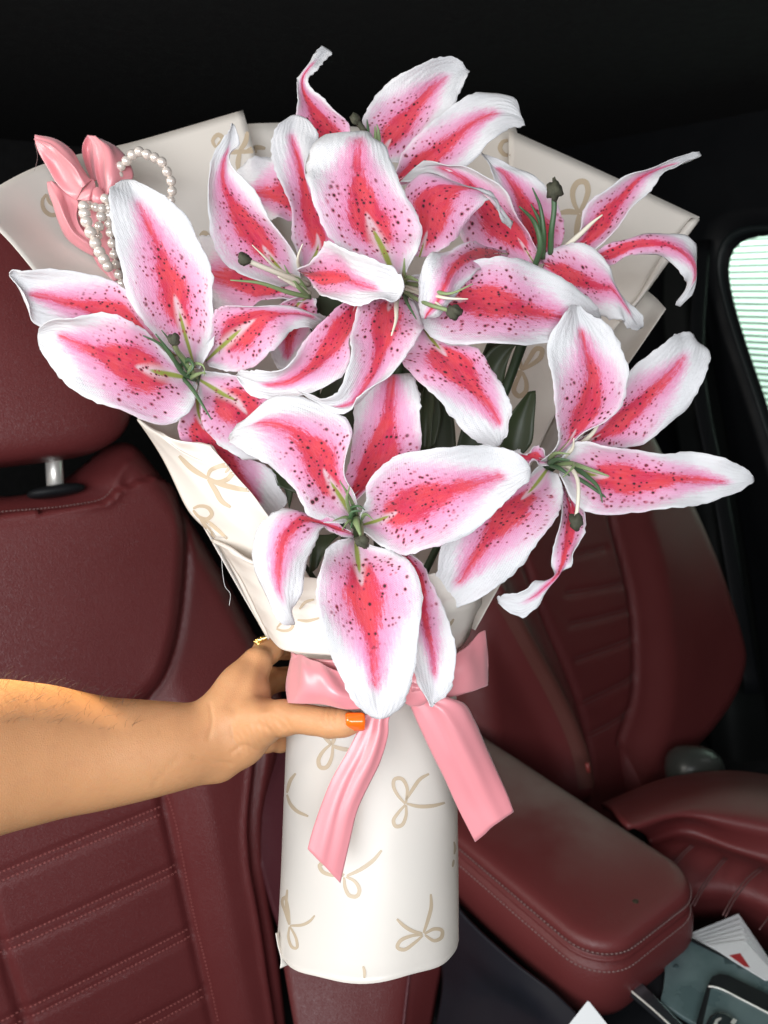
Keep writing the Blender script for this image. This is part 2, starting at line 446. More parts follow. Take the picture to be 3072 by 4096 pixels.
def nearest(px, py, poly):
    best = np.full(px.shape, 9.0); qx = px.copy(); qy = py.copy()
    pl = list(poly) + [poly[0]]
    for (x0, y0), (x1, y1) in zip(pl[:-1], pl[1:]):
        vx, vy = x1 - x0, y1 - y0; L = vx*vx + vy*vy + 1e-12
        t = np.clip(((px - x0)*vx + (py - y0)*vy) / L, 0, 1); ax, ay = x0 + t*vx, y0 + t*vy
        d = np.hypot(px - ax, py - ay); m = d < best
        best[m] = d[m]; qx[m] = ax[m]; qy[m] = ay[m]
    return best, qx, qy
def pad(name, outline, H, R, depth, mat, parent, step=0.005):
    """upholstered pad: outline in seat coordinates, H(s,h) relief, edges rolled over radius R"""
    ol = np.array(outline)
    xs = np.arange(ol[:, 0].min() - step, ol[:, 0].max() + 2*step, step); ys = np.arange(ol[:, 1].min() - step, ol[:, 1].max() + 2*step, step)
    gx, gy = np.meshgrid(xs, ys)
    ins = inside(gx, gy, ol); d, qx, qy = nearest(gx, gy, ol)
    x = np.where(ins, gx, qx); y = np.where(ins, gy, qy); d = np.where(ins, d, 0)
    k = np.clip(d / R, 0, 1); z = H(x, y) - depth * (1 - np.sqrt(np.clip(1 - (1 - k)**2, 0, 1)))
    idx = -np.ones(gx.shape, int); v = []; f = []
    ny, nx = gx.shape
    use = np.zeros(gx.shape, bool)
    cell = ins[:-1, :-1] | ins[1:, :-1] | ins[:-1, 1:] | ins[1:, 1:]
    for dy in (0, 1):
        for dx in (0, 1): use[dy:ny-1+dy, dx:nx-1+dx] |= cell
    idx[use] = np.arange(use.sum())
    vv = SO + x[use][:, None]*SX + y[use][:, None]*SU + z[use][:, None]*SN
    ci, cj = np.where(cell)
    f = np.stack([idx[ci, cj], idx[ci, cj+1], idx[ci+1, cj+1], idx[ci+1, cj]], 1)
    o = mesh_obj(name, vv, f.tolist(), mat, parent)
    solid(o, 0.03, -1)
    return o
def bez(line, n=60): return smooth_line(line, n)
def stitches(name, lines, H, mat, parent, pitch=0.0052, ln=0.0034, wd=0.00065):
    m = MB()
    for line in lines:
        L = chord(line, 1.0); k = int(L[-1] / pitch)
        for i in range(k):
            t = (i + 0.5) * pitch
            s0, h0 = [np.interp(t - ln/2, L, line[:, c]) for c in (0, 1)]; s1, h1 = [np.interp(t + ln/2, L, line[:, c]) for c in (0, 1)]
            z = float(H(np.array([s0]), np.array([h0]))[0]) + 0.0002
            v, f = tube_mesh([s3(s0, h0, z), s3((s0+s1)/2, (h0+h1)/2, z + .0007), s3(s1, h1, z)], wd, 5); m.add(v, f)
    o = m.obj(name, mat, parent); o['kind'] = 'stuff'; return o
sm = lambda x, a, b: (lambda t: t*t*(3 - 2*t))(np.clip((x - a) / (b - a), 0, 1))

# near seat, on the left
near = thing('car_seat', 'nearest maroon leather seat behind the outstretched arm, headrest on a chrome post', 'car seat', s3(0, -.6), 'maroon leather car seats')
l_up = bez(sh('D', [(404, 1085), (405, 1150), (401, 1250), (386, 1370), (364, 1440), (340, 1485), (305, 1522), (250, 1540), (0, 1560), (-300, 1600)]), 80)
l_in = bez(sh('D', [(320, 1530), (350, 1710), (391, 1893), (430, 2069), (463, 2212), (490, 2320)]), 50)
l_il = bez(sh('D', [(-60, 1800), (0, 2034), (55, 2212), (85, 2320)]), 30)
l_pip = bez(sh('D', [(535, 1560), (521, 1671), (512, 1776), (519, 1870), (535, 1952), (556, 2090), (574, 2212), (590, 2320)]), 60)
l_top = bez(sh('D', [(-300, 1150), (0, 1113), (150, 1100), (225, 1085), (249, 1060), (256, 1030), (275, 1000)]), 60)
top_poly = np.vstack([l_up, sh('D', [(-300, 1100), (0, 1113), (150, 1100), (225, 1085), (260, 1055), (330, 1030), (380, 1040)])])
outl = np.vstack([bez(sh('D', [(-380, 2330), (-380, 1600), (-380, 1050), (0, 1062), (130, 1040), (210, 985), (260, 945), (300, 940), (360, 1000), (460, 1150), (570, 1350), (625, 1500), (610, 1640), (585, 1760),
      (590, 1900), (612, 2040), (640, 2330)]), 160)])
rowy = [sh('Zj', [(0, 680), (900, 312)]), sh('Zj', [(0, 730), (905, 352)]), sh('Zj', [(10, 1073), (985, 635)]), sh('Zj', [(22, 1122), (995, 672)]),
        sh('Zj', [(125, 1448), (1062, 985)]), sh('Zj', [(140, 1497), (1072, 1025)]), sh('Zj', [(300, 1760), (1140, 1315)]), sh('Zj', [(310, 1810), (1150, 1355)])]
rowy = [bez(np.array([q[0] - (q[1]-q[0])*.45, q[0], q[1]]), 60) for q in rowy]
def H_near(s, h):
    ins_up = inside(s, h, top_poly); du = dist_poly(s, h, l_up)
    z = 0.030 * sm(s, l_in[:, 0].mean() - 0.01, l_in[:, 0].mean() + 0.05) * sm(h, 0.06, -0.16)
    z = z + np.where(ins_up, 0.016 * np.sqrt(np.clip(du / 0.022, 0, 1)), 0)
    z = z - 0.006 * np.exp(-(du / 0.006)**2)
    di = dist_poly(s, h, l_in); z = z - 0.008 * np.exp(-(di / 0.0065)**2)
    z = z - 0.007 * np.exp(-(dist_poly(s, h, l_il) / 0.006)**2)
    dp = dist_poly(s, h, l_pip); z = z + 0.006 * np.exp(-(dp / 0.0045)**2)
    dp2 = dist_poly(s - 0.011, h, l_pip); z = z - 0.012 * np.exp(-(dp2 / 0.008)**2)
    dt = dist_poly(s, h, l_top); z = z + 0.005 * np.exp(-(dt / 0.006)**2)
    for q in rowy: z = z - 0.0022 * np.exp(-(dist_poly(s, h, q) / 0.0038)**2)
    z = z + 0.0010 * np.sin(s * 17 + 2) * np.sin(h * 13)
    return z
pad('backrest', outl, H_near, 0.05, 0.07, m_leather, near, 0.0045)
stitches('stitching', rowy, H_near, m_thread, near)
stitches('stitching', [bez(sh('D', [(-60, 1112), (0, 1106), (150, 1092), (222, 1076), (243, 1055)]), 60)], H_near, m_thread_gr, near, 0.0045, 0.003, .0005)
stitches('stitching', [bez(sh('Zj', [(893, 232), (940, 395), (1000, 690), (1062, 990), (1110, 1190), (1180, 1515)]), 80) + [0.006, 0]], H_near, m_thread, near, 0.0052, 0.0026, .0006)
# headrest, its post and collar
def superbox(name, c, ax, r, mat, parent, e=0.42, n=26, m=44, H=None):
    v, f = blob_mesh(c, r[0], r[1], r[2], ax, n, m, 0, 0, e)
    return mesh_obj(name, v, f, mat, parent)
hc = sh('D', [(-48, 742)])[0]
superbox('headrest', s3(hc[0], hc[1], 0.025), (SX, SU, SN), (0.165, 0.158, 0.055), m_leather, near)
pb, pt = sh('D', [(122, 1068)])[0], sh('D', [(116, 960)])[0]
tube('headrest_post', [s3(*pb, -.004), s3(*pt, -.004)], 0.0105, m_chrome, near, 16)
cc = s3(pb[0], pb[1] + .004, 0.004)
v, f = blob_mesh(cc, 0.036, 0.008, 0.022, (SX, SU, SN), 8, 24, e=.8); mesh_obj('post_collar', v, f, m_black, near)
# outer wing of the near seat, beside the console
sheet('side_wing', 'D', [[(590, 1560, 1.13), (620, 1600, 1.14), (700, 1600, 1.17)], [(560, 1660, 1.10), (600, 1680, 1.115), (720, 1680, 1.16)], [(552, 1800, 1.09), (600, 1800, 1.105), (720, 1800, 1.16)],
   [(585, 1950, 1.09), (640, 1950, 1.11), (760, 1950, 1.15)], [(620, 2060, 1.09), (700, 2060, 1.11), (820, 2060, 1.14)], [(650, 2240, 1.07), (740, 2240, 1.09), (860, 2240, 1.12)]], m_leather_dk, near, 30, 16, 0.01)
sheet('seat_cushion', 'D', [[(600, 2010, 1.045), (760, 2010, 1.06), (900, 2010, 1.075), (985, 1990, 1.10)], [(615, 2100, 1.03), (770, 2100, 1.04), (882, 2100, 1.055), (955, 2100, 1.09)],
   [(640, 2240, 1.0), (780, 2240, 1.01), (868, 2240, 1.025), (930, 2240, 1.06)]], m_leather, near, 20, 24, 0.02)
tube('piping', [P('D', 892, 2040, 1.056), P('D', 882, 2120, 1.046), P('D', 870, 2225, 1.022)], 0.0022, m_leather_dk, near)

# far seat, on the right
far = thing('car_seat', 'farther maroon leather seat beside the side window, under the rightmost lily', 'car seat', s3(1.1, -.6), 'maroon leather car seats')
outl_f = bez(sh('D', [(1060, 1800), (1010, 1500), (1000, 1250), (1010, 1000), (1060, 850), (1200, 800), (1350, 830), (1440, 980), (1503, 1085), (1562, 1225), (1602, 1350), (1614, 1420), (1598, 1500),
      (1540, 1595), (1460, 1685), (1420, 1760), (1300, 1850), (1150, 1900)]), 180)
f_r = bez(sh('D', [(1290, 950), (1320, 1117), (1360, 1273), (1372, 1404), (1370, 1500), (1340, 1600)]), 50)
f_l = bez(sh('D', [(1130, 1200), (1175, 1330), (1225, 1450), (1262, 1560), (1280, 1680)]), 50)
f_b = bez(sh('D', [(1060, 1280), (1120, 1390), (1180, 1500), (1230, 1620), (1245, 1700)]), 50)
f_rows = [bez(np.array([[q[0][0], q[0][1]], [(q[0][0]+q[1][0])/2, (q[0][1]+q[1][1])/2 - .002], [q[1][0], q[1][1]]]), 40) for q in
          [sh('Zg', [(620, 1255), (880, 1200)]), sh('Zg', [(690, 1422), (965, 1368)]), sh('Zg', [(705, 1570), (990, 1500)]), sh('Zg', [(730, 1740), (1010, 1640)]), sh('D', [(1262, 1520), (1372, 1462)]), sh('D', [(1275, 1590), (1360, 1540)])]]
def H_far(s, h):
    z = 0.035 * np.exp(-(dist_poly(s, h, f_b) / 0.030)**2)
    z = z - 0.010 * np.exp(-(dist_poly(s, h, f_r) / 0.008)**2) - 0.009 * np.exp(-(dist_poly(s, h, f_l) / 0.008)**2)
    z = z + 0.03 * sm(dist_poly(s, h, f_r), 0.0, 0.10) * (s > np.interp(h, f_r[::-1, 1], f_r[::-1, 0]))
    for q in f_rows: z = z - 0.004 * np.exp(-(dist_poly(s, h, q) / 0.006)**2)
    return z + 0.001 * np.sin(s * 30) * np.sin(h * 25)
pad('backrest', outl_f, H_far, 0.07, 0.09, m_leather, far, 0.007)
m_thread_far = simple('far_thread', (.15, .07, .07), .6)
for a in (-.004, .004): stitches('stitching', [q + [0, a] for q in f_rows], H_far, m_thread_far, far, 0.007, 0.005, .0008)
m_ridge_lit = leather('ridge_highlight_leather', (0.150, 0.050, 0.042), 0.40)  # highlight on the bolster ridge, painted as a paler tan strip
fbo = [s3(q[0], q[1], float(H_far(np.array([q[0]]), np.array([q[1]]))[0])) for q in f_b]
nb_ = [np.array(fbo[i]) + SX * o + SN * z for i in range(0, len(fbo), 3) for o, z in ((-.022, -.008), (-.011, .004), (0, .007), (.010, .004), (.018, -.006))]
o = mesh_obj('bolster_highlight', nb_, face_cam(nb_, grid_faces(len(nb_) // 5, 5)), m_ridge_lit, far)
tube('seat_belt_latch', [P('D', 1268, 1648, 1.36), P('D', 1272, 1668, 1.36)], 0.004, simple('red_latch_plastic', (.28, .05, .045), .4), far)

# centre armrest
ZA = float(P('D', 1490, 1868, 0.8 * SF)[2])
a_pts = [hz('D', *q, ZA) for q in [(1490, 1868), (1478, 1938), (1440, 1975), (1300, 2035), (1235, 2030), (1180, 1990)]]
x1 = a_pts[0][0]; x0 = hz('D', 1200, 1990, ZA)[0]; y0 = min(p[1] for p in a_pts); y1 = y0 + 0.62
arm_t = thing('centre_armrest', 'maroon leather centre armrest with grey double stitching, between the seats', 'armrest', ((x0+x1)/2, (y0+y1)/2, ZA - .14))
def round_rect(x0, x1, y0, y1, r, n=8):
    out = []
    for cx, cy, a0 in ((x1-r, y1-r, 0), (x0+r, y1-r, 90), (x0+r, y0+r, 180), (x1-r, y0+r, 270)):
        for i in range(n + 1):
            a = math.radians(a0 + 90*i/n); out.append((cx + r*math.cos(a), cy + r*math.sin(a)))
    return out
def loft_rings(name, rings, mat, parent, caps=True):
    n = len(rings[0]); v = [p for r in rings for p in r]; f = grid_faces(len(rings), n, True)
    if caps: f.append(tuple(range(n))); f[-1] = tuple(reversed(f[-1])); f.append(tuple((len(rings)-1)*n + k for k in range(n)))
    return mesh_obj(name, v, f, mat, parent)
def ring_at(ins, z, r=0.058, crown=0.0):
    return [np.array([x, y, z]) for x, y in round_rect(x0 + ins, x1 - ins, y0 + ins, y1 - ins, max(r - ins, .012), 10)]
prof = [(0.05, -.122), (.022, -.120), (.006, -.110), (-.003, -.092), (-.0065, -.070), (-.005, -.050), (.0, -.038), (.0015, -.0345), (.007, -.0320), (.008, -.0305), (.004, -.0285), (.001, -.0265), (.004, -.0240), (.0085, -.0225), (.0085, -.0210), (.003, -.0185), (.002, -.013), (.0045, -.0065), (.011, -.0022), (.022, -.0006), (.045, 0.0), (.08, .0005)]
rings = [ring_at(i, ZA + z) for i, z in prof]
ARM_X0, ARM_Y0, ARM_Z = x0, y0, ZA
m_arm_sheen = sheen_leather()
loft_rings('armrest_pad', rings, m_arm_sheen, arm_t)
def ring_stitches(ins, z, mat, pitch=0.0055):
    base = ring_at(ins, ZA + z); base = np.array(base + [base[0]]); L = chord(base, 1.0); m = MB()
    for i in range(int(L[-1] / pitch)):
        t = i * pitch; q = [np.array([np.interp(t + o, L, base[:, c]) for c in range(3)]) for o in (-.0017, 0, .0017)]
        v, f = tube_mesh(q, 0.0007, 4); m.add(v, f)
    o = m.obj('stitching', mat, arm_t); o['kind'] = 'stuff'
ring_stitches(-0.0006, -.0385, m_thread_gr); ring_stitches(0.0012, -.0145, m_thread_gr)
sc_ = hz('Zl', 650, 580, ZA)
v, f = blob_mesh(sc_, .004, .0035, .0008, (SX, np.array([0, 1., 0]), np.array([0, 0, 1.])), 6, 10, .2, 4); mesh_obj('scuff', v, f, simple('scuff_brown', (.045, .035, .02), .6), arm_t)
con = thing('centre_console', 'dark slate console under the maroon armrest with a glossy teal trim panel', 'console', ((x0+x1)/2, y0 + .1, ZA - .35))
# side of the console below the armrest, bulging towards the near seat
sheet('console_side', 'Zk', [[(60, 880, 1.06), (200, 1060, 1.00), (420, 1260, .93), (640, 1430, .875), (900, 1700, .80)], [(40, 1060, 1.075), (180, 1170, 1.01), (380, 1350, .935), (560, 1480, .885), (820, 1740, .81)],
    [(75, 1270, 1.07), (200, 1330, 1.01), (330, 1420, .965), (480, 1530, .91), (640, 1740, .84)], [(80, 1400, 1.06), (160, 1450, 1.02), (260, 1500, .98), (380, 1600, .93), (500, 1760, .87)],
    [(30, 1700, 1.0), (100, 1700, .985), (180, 1720, .96), (260, 1750, .93), (340, 1800, .90)]], m_slate, con, 40, 40, 0.004)
prism('console_body', [np.array([x, y, ZA - .122]) for x, y in ((x0 + .012, y0 - .4), (x1 + .06, y0 - .4), (x1 - .01, y1), (x0 + .012, y1))], .25, m_black, con, .004)
ZC = ZA - 0.075
teal = Mat('glossy_teal_trim'); tn = teal.noise(teal.coord(), 22, 4); teal.set(Base_Color=teal.mix(tn.step(.35, .7), (.085, .135, .14), (.13, .19, .195)), Roughness=tn.step(.3, .7, .22, .42), Coat_Weight=.5, Specular_IOR_Level=.6)
m_teal = teal.m
hzl = lambda pts, z: [hz('Zl', x, y, z) for x, y in pts]
prism('trim_panel', hzl([(985, 830), (1300, 975), (1700, 1180), (1720, 1640), (1330, 1640), (1000, 1450), (838, 1340), (862, 1240), (875, 1120), (862, 1000), (905, 900)], ZC), .006, m_teal, con, .0012)
prism('trim_edge', hzl([(985, 822), (1700, 1168), (1700, 1182), (985, 834)], ZC + .002), .02, m_black, con)
prism('dark_recess', hzl([(862, 985), (885, 1110), (872, 1240), (840, 1345), (600, 1205), (560, 1130), (700, 1000), (800, 940)], ZC - .008), .02, m_black, con, .001)
prism('shift_surround', hzl([(1085, 1640), (1120, 1480), (1195, 1220), (1235, 1145), (1290, 1125), (1350, 1135), (1700, 1300), (1700, 1640)], ZC + .012), .014, m_black, con, .002)
prism('shift_plate', hzl([(1140, 1640), (1170, 1480), (1222, 1245), (1260, 1235), (1700, 1450), (1700, 1640)], ZC + .0135), .002, m_teal, con, .0006)
tube('chrome_edge', [hz('Zl', 1205, 1228, ZC + .0145), hz('Zl', 1270, 1236, ZC + .0145), hz('Zl', 1480, 1338, ZC + .0145), hz('Zl', 1700, 1452, ZC + .0145)], .0011, m_chrome, con)
prism('rail', hzl([(600, 1200), (640, 1175), (700, 1190), (1060, 1560), (960, 1560), (596, 1245)], ZC + .006), .01, simple('dark_chrome', (.22, .24, .27), .22, .05, 20, Metallic=.9), con, .0025)
tube('chrome_edge', [hz('Zl', 598, 1246, ZC + .0055), hz('Zl', 780, 1400, ZC + .0055), hz('Zl', 965, 1570, ZC + .0055)], .0012, m_chrome, con)
m_smudge = simple('smudge', (.045, .075, .08), .5)
for q, a, b in (((957, 1075), .0045, .003), ((972, 948), .0025, .0016)):
    v, f = blob_mesh(hz('Zl', *q, ZC), a, b, .0006, (SX, np.array([0, 1., 0]), np.array([0, 0, 1.])), 6, 12, .1, 2); mesh_obj('smudge', v, f, m_smudge, con)
prism('smudge', hzl([(1320, 1000), (1360, 985), (1520, 1085), (1500, 1095), (1430, 1090), (1410, 1060), (1330, 1055)], ZC + .0004), .0008, m_smudge, con)
# key fob on the shift plate
fob = thing('key_fob', 'black key fob with a silver mark, at the bottom right corner on the console', 'key fob', hz('Zl', 1300, 1480, ZC + .0135))
prism('fob_body', hzl([(1170, 1640), (1185, 1500), (1215, 1440), (1265, 1408), (1320, 1412), (1400, 1450), (1470, 1640)], ZC + .026), .0115, simple('fob_black', (.02, .028, .03), .25, Coat_Weight=.4), fob, .004)
prism('silver_mark', hzl([(1245, 1510), (1262, 1478), (1300, 1462), (1306, 1474), (1280, 1492), (1268, 1540), (1250, 1540)], ZC + .0266), .0006, m_chrome, fob)
prism('chrome_button', hzl([(1375, 1500), (1395, 1470), (1425, 1485), (1402, 1520)], ZC + .0268), .0008, m_chrome, fob)
# papers
m_page = simple('white_page', (.83, .85, .86), .6, .02, 20)
nb = thing('paper_stack', 'thick fanned stack of white paper slips with a red print, beyond the teal trim', 'paper stack', hz('Zl', 1400, 950, ZC))
for k in range(6):
    prism('paper_slip', [hz('Zl', x, y, ZC - .012 + .0030 * k) for x, y in [(1035 + 36*k, 838 + 15*k), (1435 + 9*k, 675 + 40*k), (1730 + 3*k, 1110 + 12*k), (1640, 1180), (1360, 1010)]], .0013, m_page, nb)
prism('red_print', [hz('Zl', x, y, ZC + .0034) for x, y in [(1365, 992), (1448, 975), (1522, 1085), (1480, 1075)]], .0003, simple('red_ink', (.42, .02, .025), .5), nb)
wc = prism('paper_card', [P('Zl', x, y, d) for x, y, d in [(110, 1560, .735), (285, 1340, .745), (300, 1345, .745), (470, 1560, .735)]], .0006, m_page, None)
tag(wc, 'blank white card corner poking up at the bottom edge below the armrest', 'card')
# far seat cushion
ZK = ZA - .03
def czs(pts): return [tuple(hz('Zk', x, y, ZK - .0 + dz)) for x, y, dz in pts]
def sheet_w(name, rows, mat, parent, nr=24, nc=24, th=.01, cut=None):
    q = sheet_pts([[np.array(p) for p in r] for r in rows], nr, nc); v = q.reshape(-1, 3); f = face_cam(v, grid_faces(nr, nc))
    o = mesh_obj(name, v, f, mat, parent, attrs={'puv': np.zeros((len(v), 3))}); solid(o, th); return o
sheet_w('seat_cushion', [czs([(850, 500, -.10), (1150, 380, -.10), (1450, 340, -.10), (1800, 380, -.10)]), czs([(900, 520, -.01), (1170, 436, -.01), (1450, 392, -.01), (1800, 440, -.01)]), czs([(950, 580, .02), (1200, 500, .02), (1460, 470, .02), (1800, 520, .02)]),
   czs([(1010, 620, .02), (1230, 560, .02), (1470, 580, .02), (1800, 640, .02)]), czs([(1060, 650, -.01), (1250, 590, -.01), (1480, 660, -.01), (1800, 740, -.01)]), czs([(1085, 680, -.03), (1260, 640, -.03), (1500, 720, -.03), (1800, 820, -.03)]),
   czs([(1100, 760, -.02), (1260, 720, -.02), (1520, 790, -.02), (1800, 900, -.02)]), czs([(1120, 900, -.03), (1300, 900, -.035), (1520, 930, -.035), (1800, 1050, -.035)]), czs([(1150, 1000, -.09), (1300, 1020, -.10), (1520, 1050, -.10), (1800, 1200, -.10)]), czs([(1150, 1100, -.22), (1300, 1120, -.22), (1520, 1150, -.22), (1800, 1300, -.22)])], m_leather, far, 50, 40)
mst = MB()
for q in ([(1450, 760), (1400, 820), (1340, 900), (1290, 990)], [(1462, 765), (1412, 826), (1352, 906), (1302, 996)], [(1625, 808), (1560, 860), (1490, 950), (1440, 1040)], [(1640, 814), (1574, 868), (1504, 958), (1454, 1048)], [(1290, 700), (1240, 745), (1205, 785)], [(1302, 704), (1252, 750), (1217, 790)], [(1670, 1040), (1640, 1080), (1618, 1110)]):
    v, f = tube_mesh(smooth_line([hz('Zk', x, y, ZK - .012) for x, y in q], 12), .0009, 5); mst.add(v, f)
o = mst.obj('stitching', m_thread_far, far); o['kind'] = 'stuff'

# far side: door trim with the window opening, pillar, belt, headliner, rear panel
XD = float(P('D', 1600, 600, 1.0)[0]); XD = 1.95
PX = (np.array([XD, 0, 0]), np.array([1.0, 0, 0]))
wx = lambda x, y, off=0.0: hit_plane('D', x, y, np.array([XD + off, 0, 0]), np.array([1.0, 0, 0]))
win = bez(np.array([wx(*q)[1:] for q in [(1900, 500), (1780, 502), (1680, 509), (1620, 514), (1588, 530), (1572, 560), (1570, 595), (1580, 650), (1608, 745), (1640, 838), (1672, 935), (1720, 1075), (1790, 1160), (1900, 1180), (2050, 1180), (2130, 1000), (2130, 700), (2080, 510), (1900, 500)]]), 96)[:-1]
cy, cz = win[:, 0].mean(), win[:, 1].mean()
def off_ring(k, x): return [np.array([x, cy + (p[0]-cy)*k, cz + (p[1]-cz)*k]) for p in win]
big = []
for p in win:
    d = np.array([p[0]-cy, p[1]-cz]); s = 2.6 / max(abs(d[0])/1.0, abs(d[1])/.75, 1e-6); big.append(np.array([XD + .01, cy + d[0]*s, cz + d[1]*s]))
door = thing('car_door', 'black door trim around the bright side window at the right edge', 'door', (XD, cy, cz - .8))
loft_rings('door_trim', [big, off_ring(1.30, XD), off_ring(1.22, XD - .010), off_ring(1.16, XD - .012), off_ring(1.12, XD - .004), off_ring(1.0, XD + .004), off_ring(1.0, XD + .012)], m_black, door, False)
loft_rings('window_seal', [off_ring(1.085, XD - .001), off_ring(1.07, XD - .010), off_ring(1.050, XD - .010), off_ring(1.035, XD + .003)], simple('rubber_seal', (.022, .03, .032), .45), door, False)
g = Mat('window_glass'); tr = g.nt.nodes.new('ShaderNodeBsdfTransparent'); tr.inputs[0].default_value = (.72, .98, .84, 1); gl = g.nt.nodes.new('ShaderNodeBsdfGlossy'); gl.inputs['Roughness'].default_value = .02
mx = g.nt.nodes.new('ShaderNodeMixShader'); mx.inputs[0].default_value = .05; g.nt.links.new(tr.outputs[0], mx.inputs[1]); g.nt.links.new(gl.outputs[0], mx.inputs[2]); g.nt.links.new(mx.outputs[0], g.out.inputs[0])
mesh_obj('window_pane', off_ring(1.01, XD + .010), [tuple(range(len(win)))], g.m, door, smooth=False)
# slatted wall outside the window
wall = thing('slatted_wall', 'sunlit pale horizontal slats outside the side window', 'wall', (XD + .9, cy, cz - 1))
m_slat = simple('white_siding', (.80, .84, .80), .6, .03, 8)
xs = XD + .9
za = [hit_plane('D', 1640, 520 + 13.9 * k, np.array([xs, 0, 0]), np.array([1., 0, 0]))[2] for k in (0, 17)]
pit = (za[0] - za[1]) / 17
sl = MB(); yy0, yy1 = cy - 3.0, cy + 3.0; h2 = pit
v = []; prof_s = [(0, .0), (-.006, -.03), (-.009, -.55), (-.004, -.97), (.0, -1.0)]
for yy in (yy0, yy1):
    for dx, k in prof_s: v.append((xs + dx, yy, k * pit))
n5 = len(prof_s); fs = [(i, i+1, n5+i+1, n5+i) for i in range(n5-1)]
first = None
for k in range(-14, 46):
    if first is None:
        first = mesh_obj('slat', v, fs, m_slat, None, smooth=False); o = first
    else:
        o = first.copy(); COL.objects.link(o)
    o.location = (0, 0, za[0] - k * pit); attach(o, wall)
back = mesh_obj('wall_backing', [(xs + .02, yy0, za[0]+14*pit), (xs + .02, yy1, za[0]+14*pit), (xs + .02, yy1, za[0]-46*pit), (xs + .02, yy0, za[0]-46*pit)], [(0, 1, 2, 3)], m_slat, wall)
area('daylight_outside', (XD + .25, cy + .2, cz + 1.1), (xs, cy, cz), 2.4, .4, 78, (1, 1, 1))
# B pillar trim and belt
m_trim = simple('pillar_trim_grey', (.008, .010, .0095), .6, .1, 12, .1, 300, Specular_IOR_Level=.25)
pil = sheet('pillar_trim', 'D', [[(1440, 500, 2.080), (1475, 530, 2.060), (1520, 520, 2.070)], [(1430, 640, 2.080), (1478, 640, 2.050), (1512, 640, 2.060)], [(1440, 800, 2.070), (1500, 800, 2.030), (1545, 800, 2.050)], [(1470, 1000, 2.050), (1530, 1000, 2.010), (1580, 1000, 2.030)],
   [(1500, 1250, 2.030), (1560, 1250, 1.990), (1620, 1250, 2.010)], [(1540, 1700, 1.990), (1600, 1700, 1.950), (1680, 1700, 1.970)]], m_trim, door, 30, 16, .01)
bt = sheet('seat_belt', 'D', [[(1505, 520, 1.990), (1520, 518, 1.988), (1535, 516, 1.990)], [(1490, 800, 1.950), (1508, 800, 1.948), (1524, 800, 1.950)], [(1545, 1100, 1.910), (1562, 1100, 1.908), (1580, 1100, 1.910)], [(1610, 1500, 1.880), (1628, 1500, 1.878), (1646, 1500, 1.880)]], m_black, None, 30, 6, .0012)
tag(bt, 'dark seat belt webbing hanging beside the side window', 'seat belt')
v, f = blob_mesh(P('D', 1500, 1668, 1.50), .055, .05, .05, rough=.02, seed=8, e=.8)
o = mesh_obj('seat_hinge_cover', v, f, simple('grey_trim', (.05, .055, .05), .35), far)
roof = prism('headliner', [np.array(p) for p in [(-1.5, .15, 1.62), (2.2, .15, 1.62), (2.2, 3.0, 1.62), (-1.5, 3.0, 1.62)]], .02, m_liner, None, down=(0, 0, 1)); tag(roof, None, None, None, 'structure')
rear = prism('rear_panel', [np.array(p) for p in [(-1.5, 2.6, -.3), (2.2, 2.6, -.3), (2.2, 2.6, 1.62), (-1.5, 2.6, 1.62)]], .02, m_liner, None, down=(0, 1, 0)); tag(rear, None, None, None, 'structure')
flo = prism('floor', [np.array(p) for p in [(-1.5, -.5, .05), (2.2, -.5, .05), (2.2, 3, .05), (-1.5, 3, .05)]], .02, m_liner, None); tag(flo, None, None, None, 'structure')

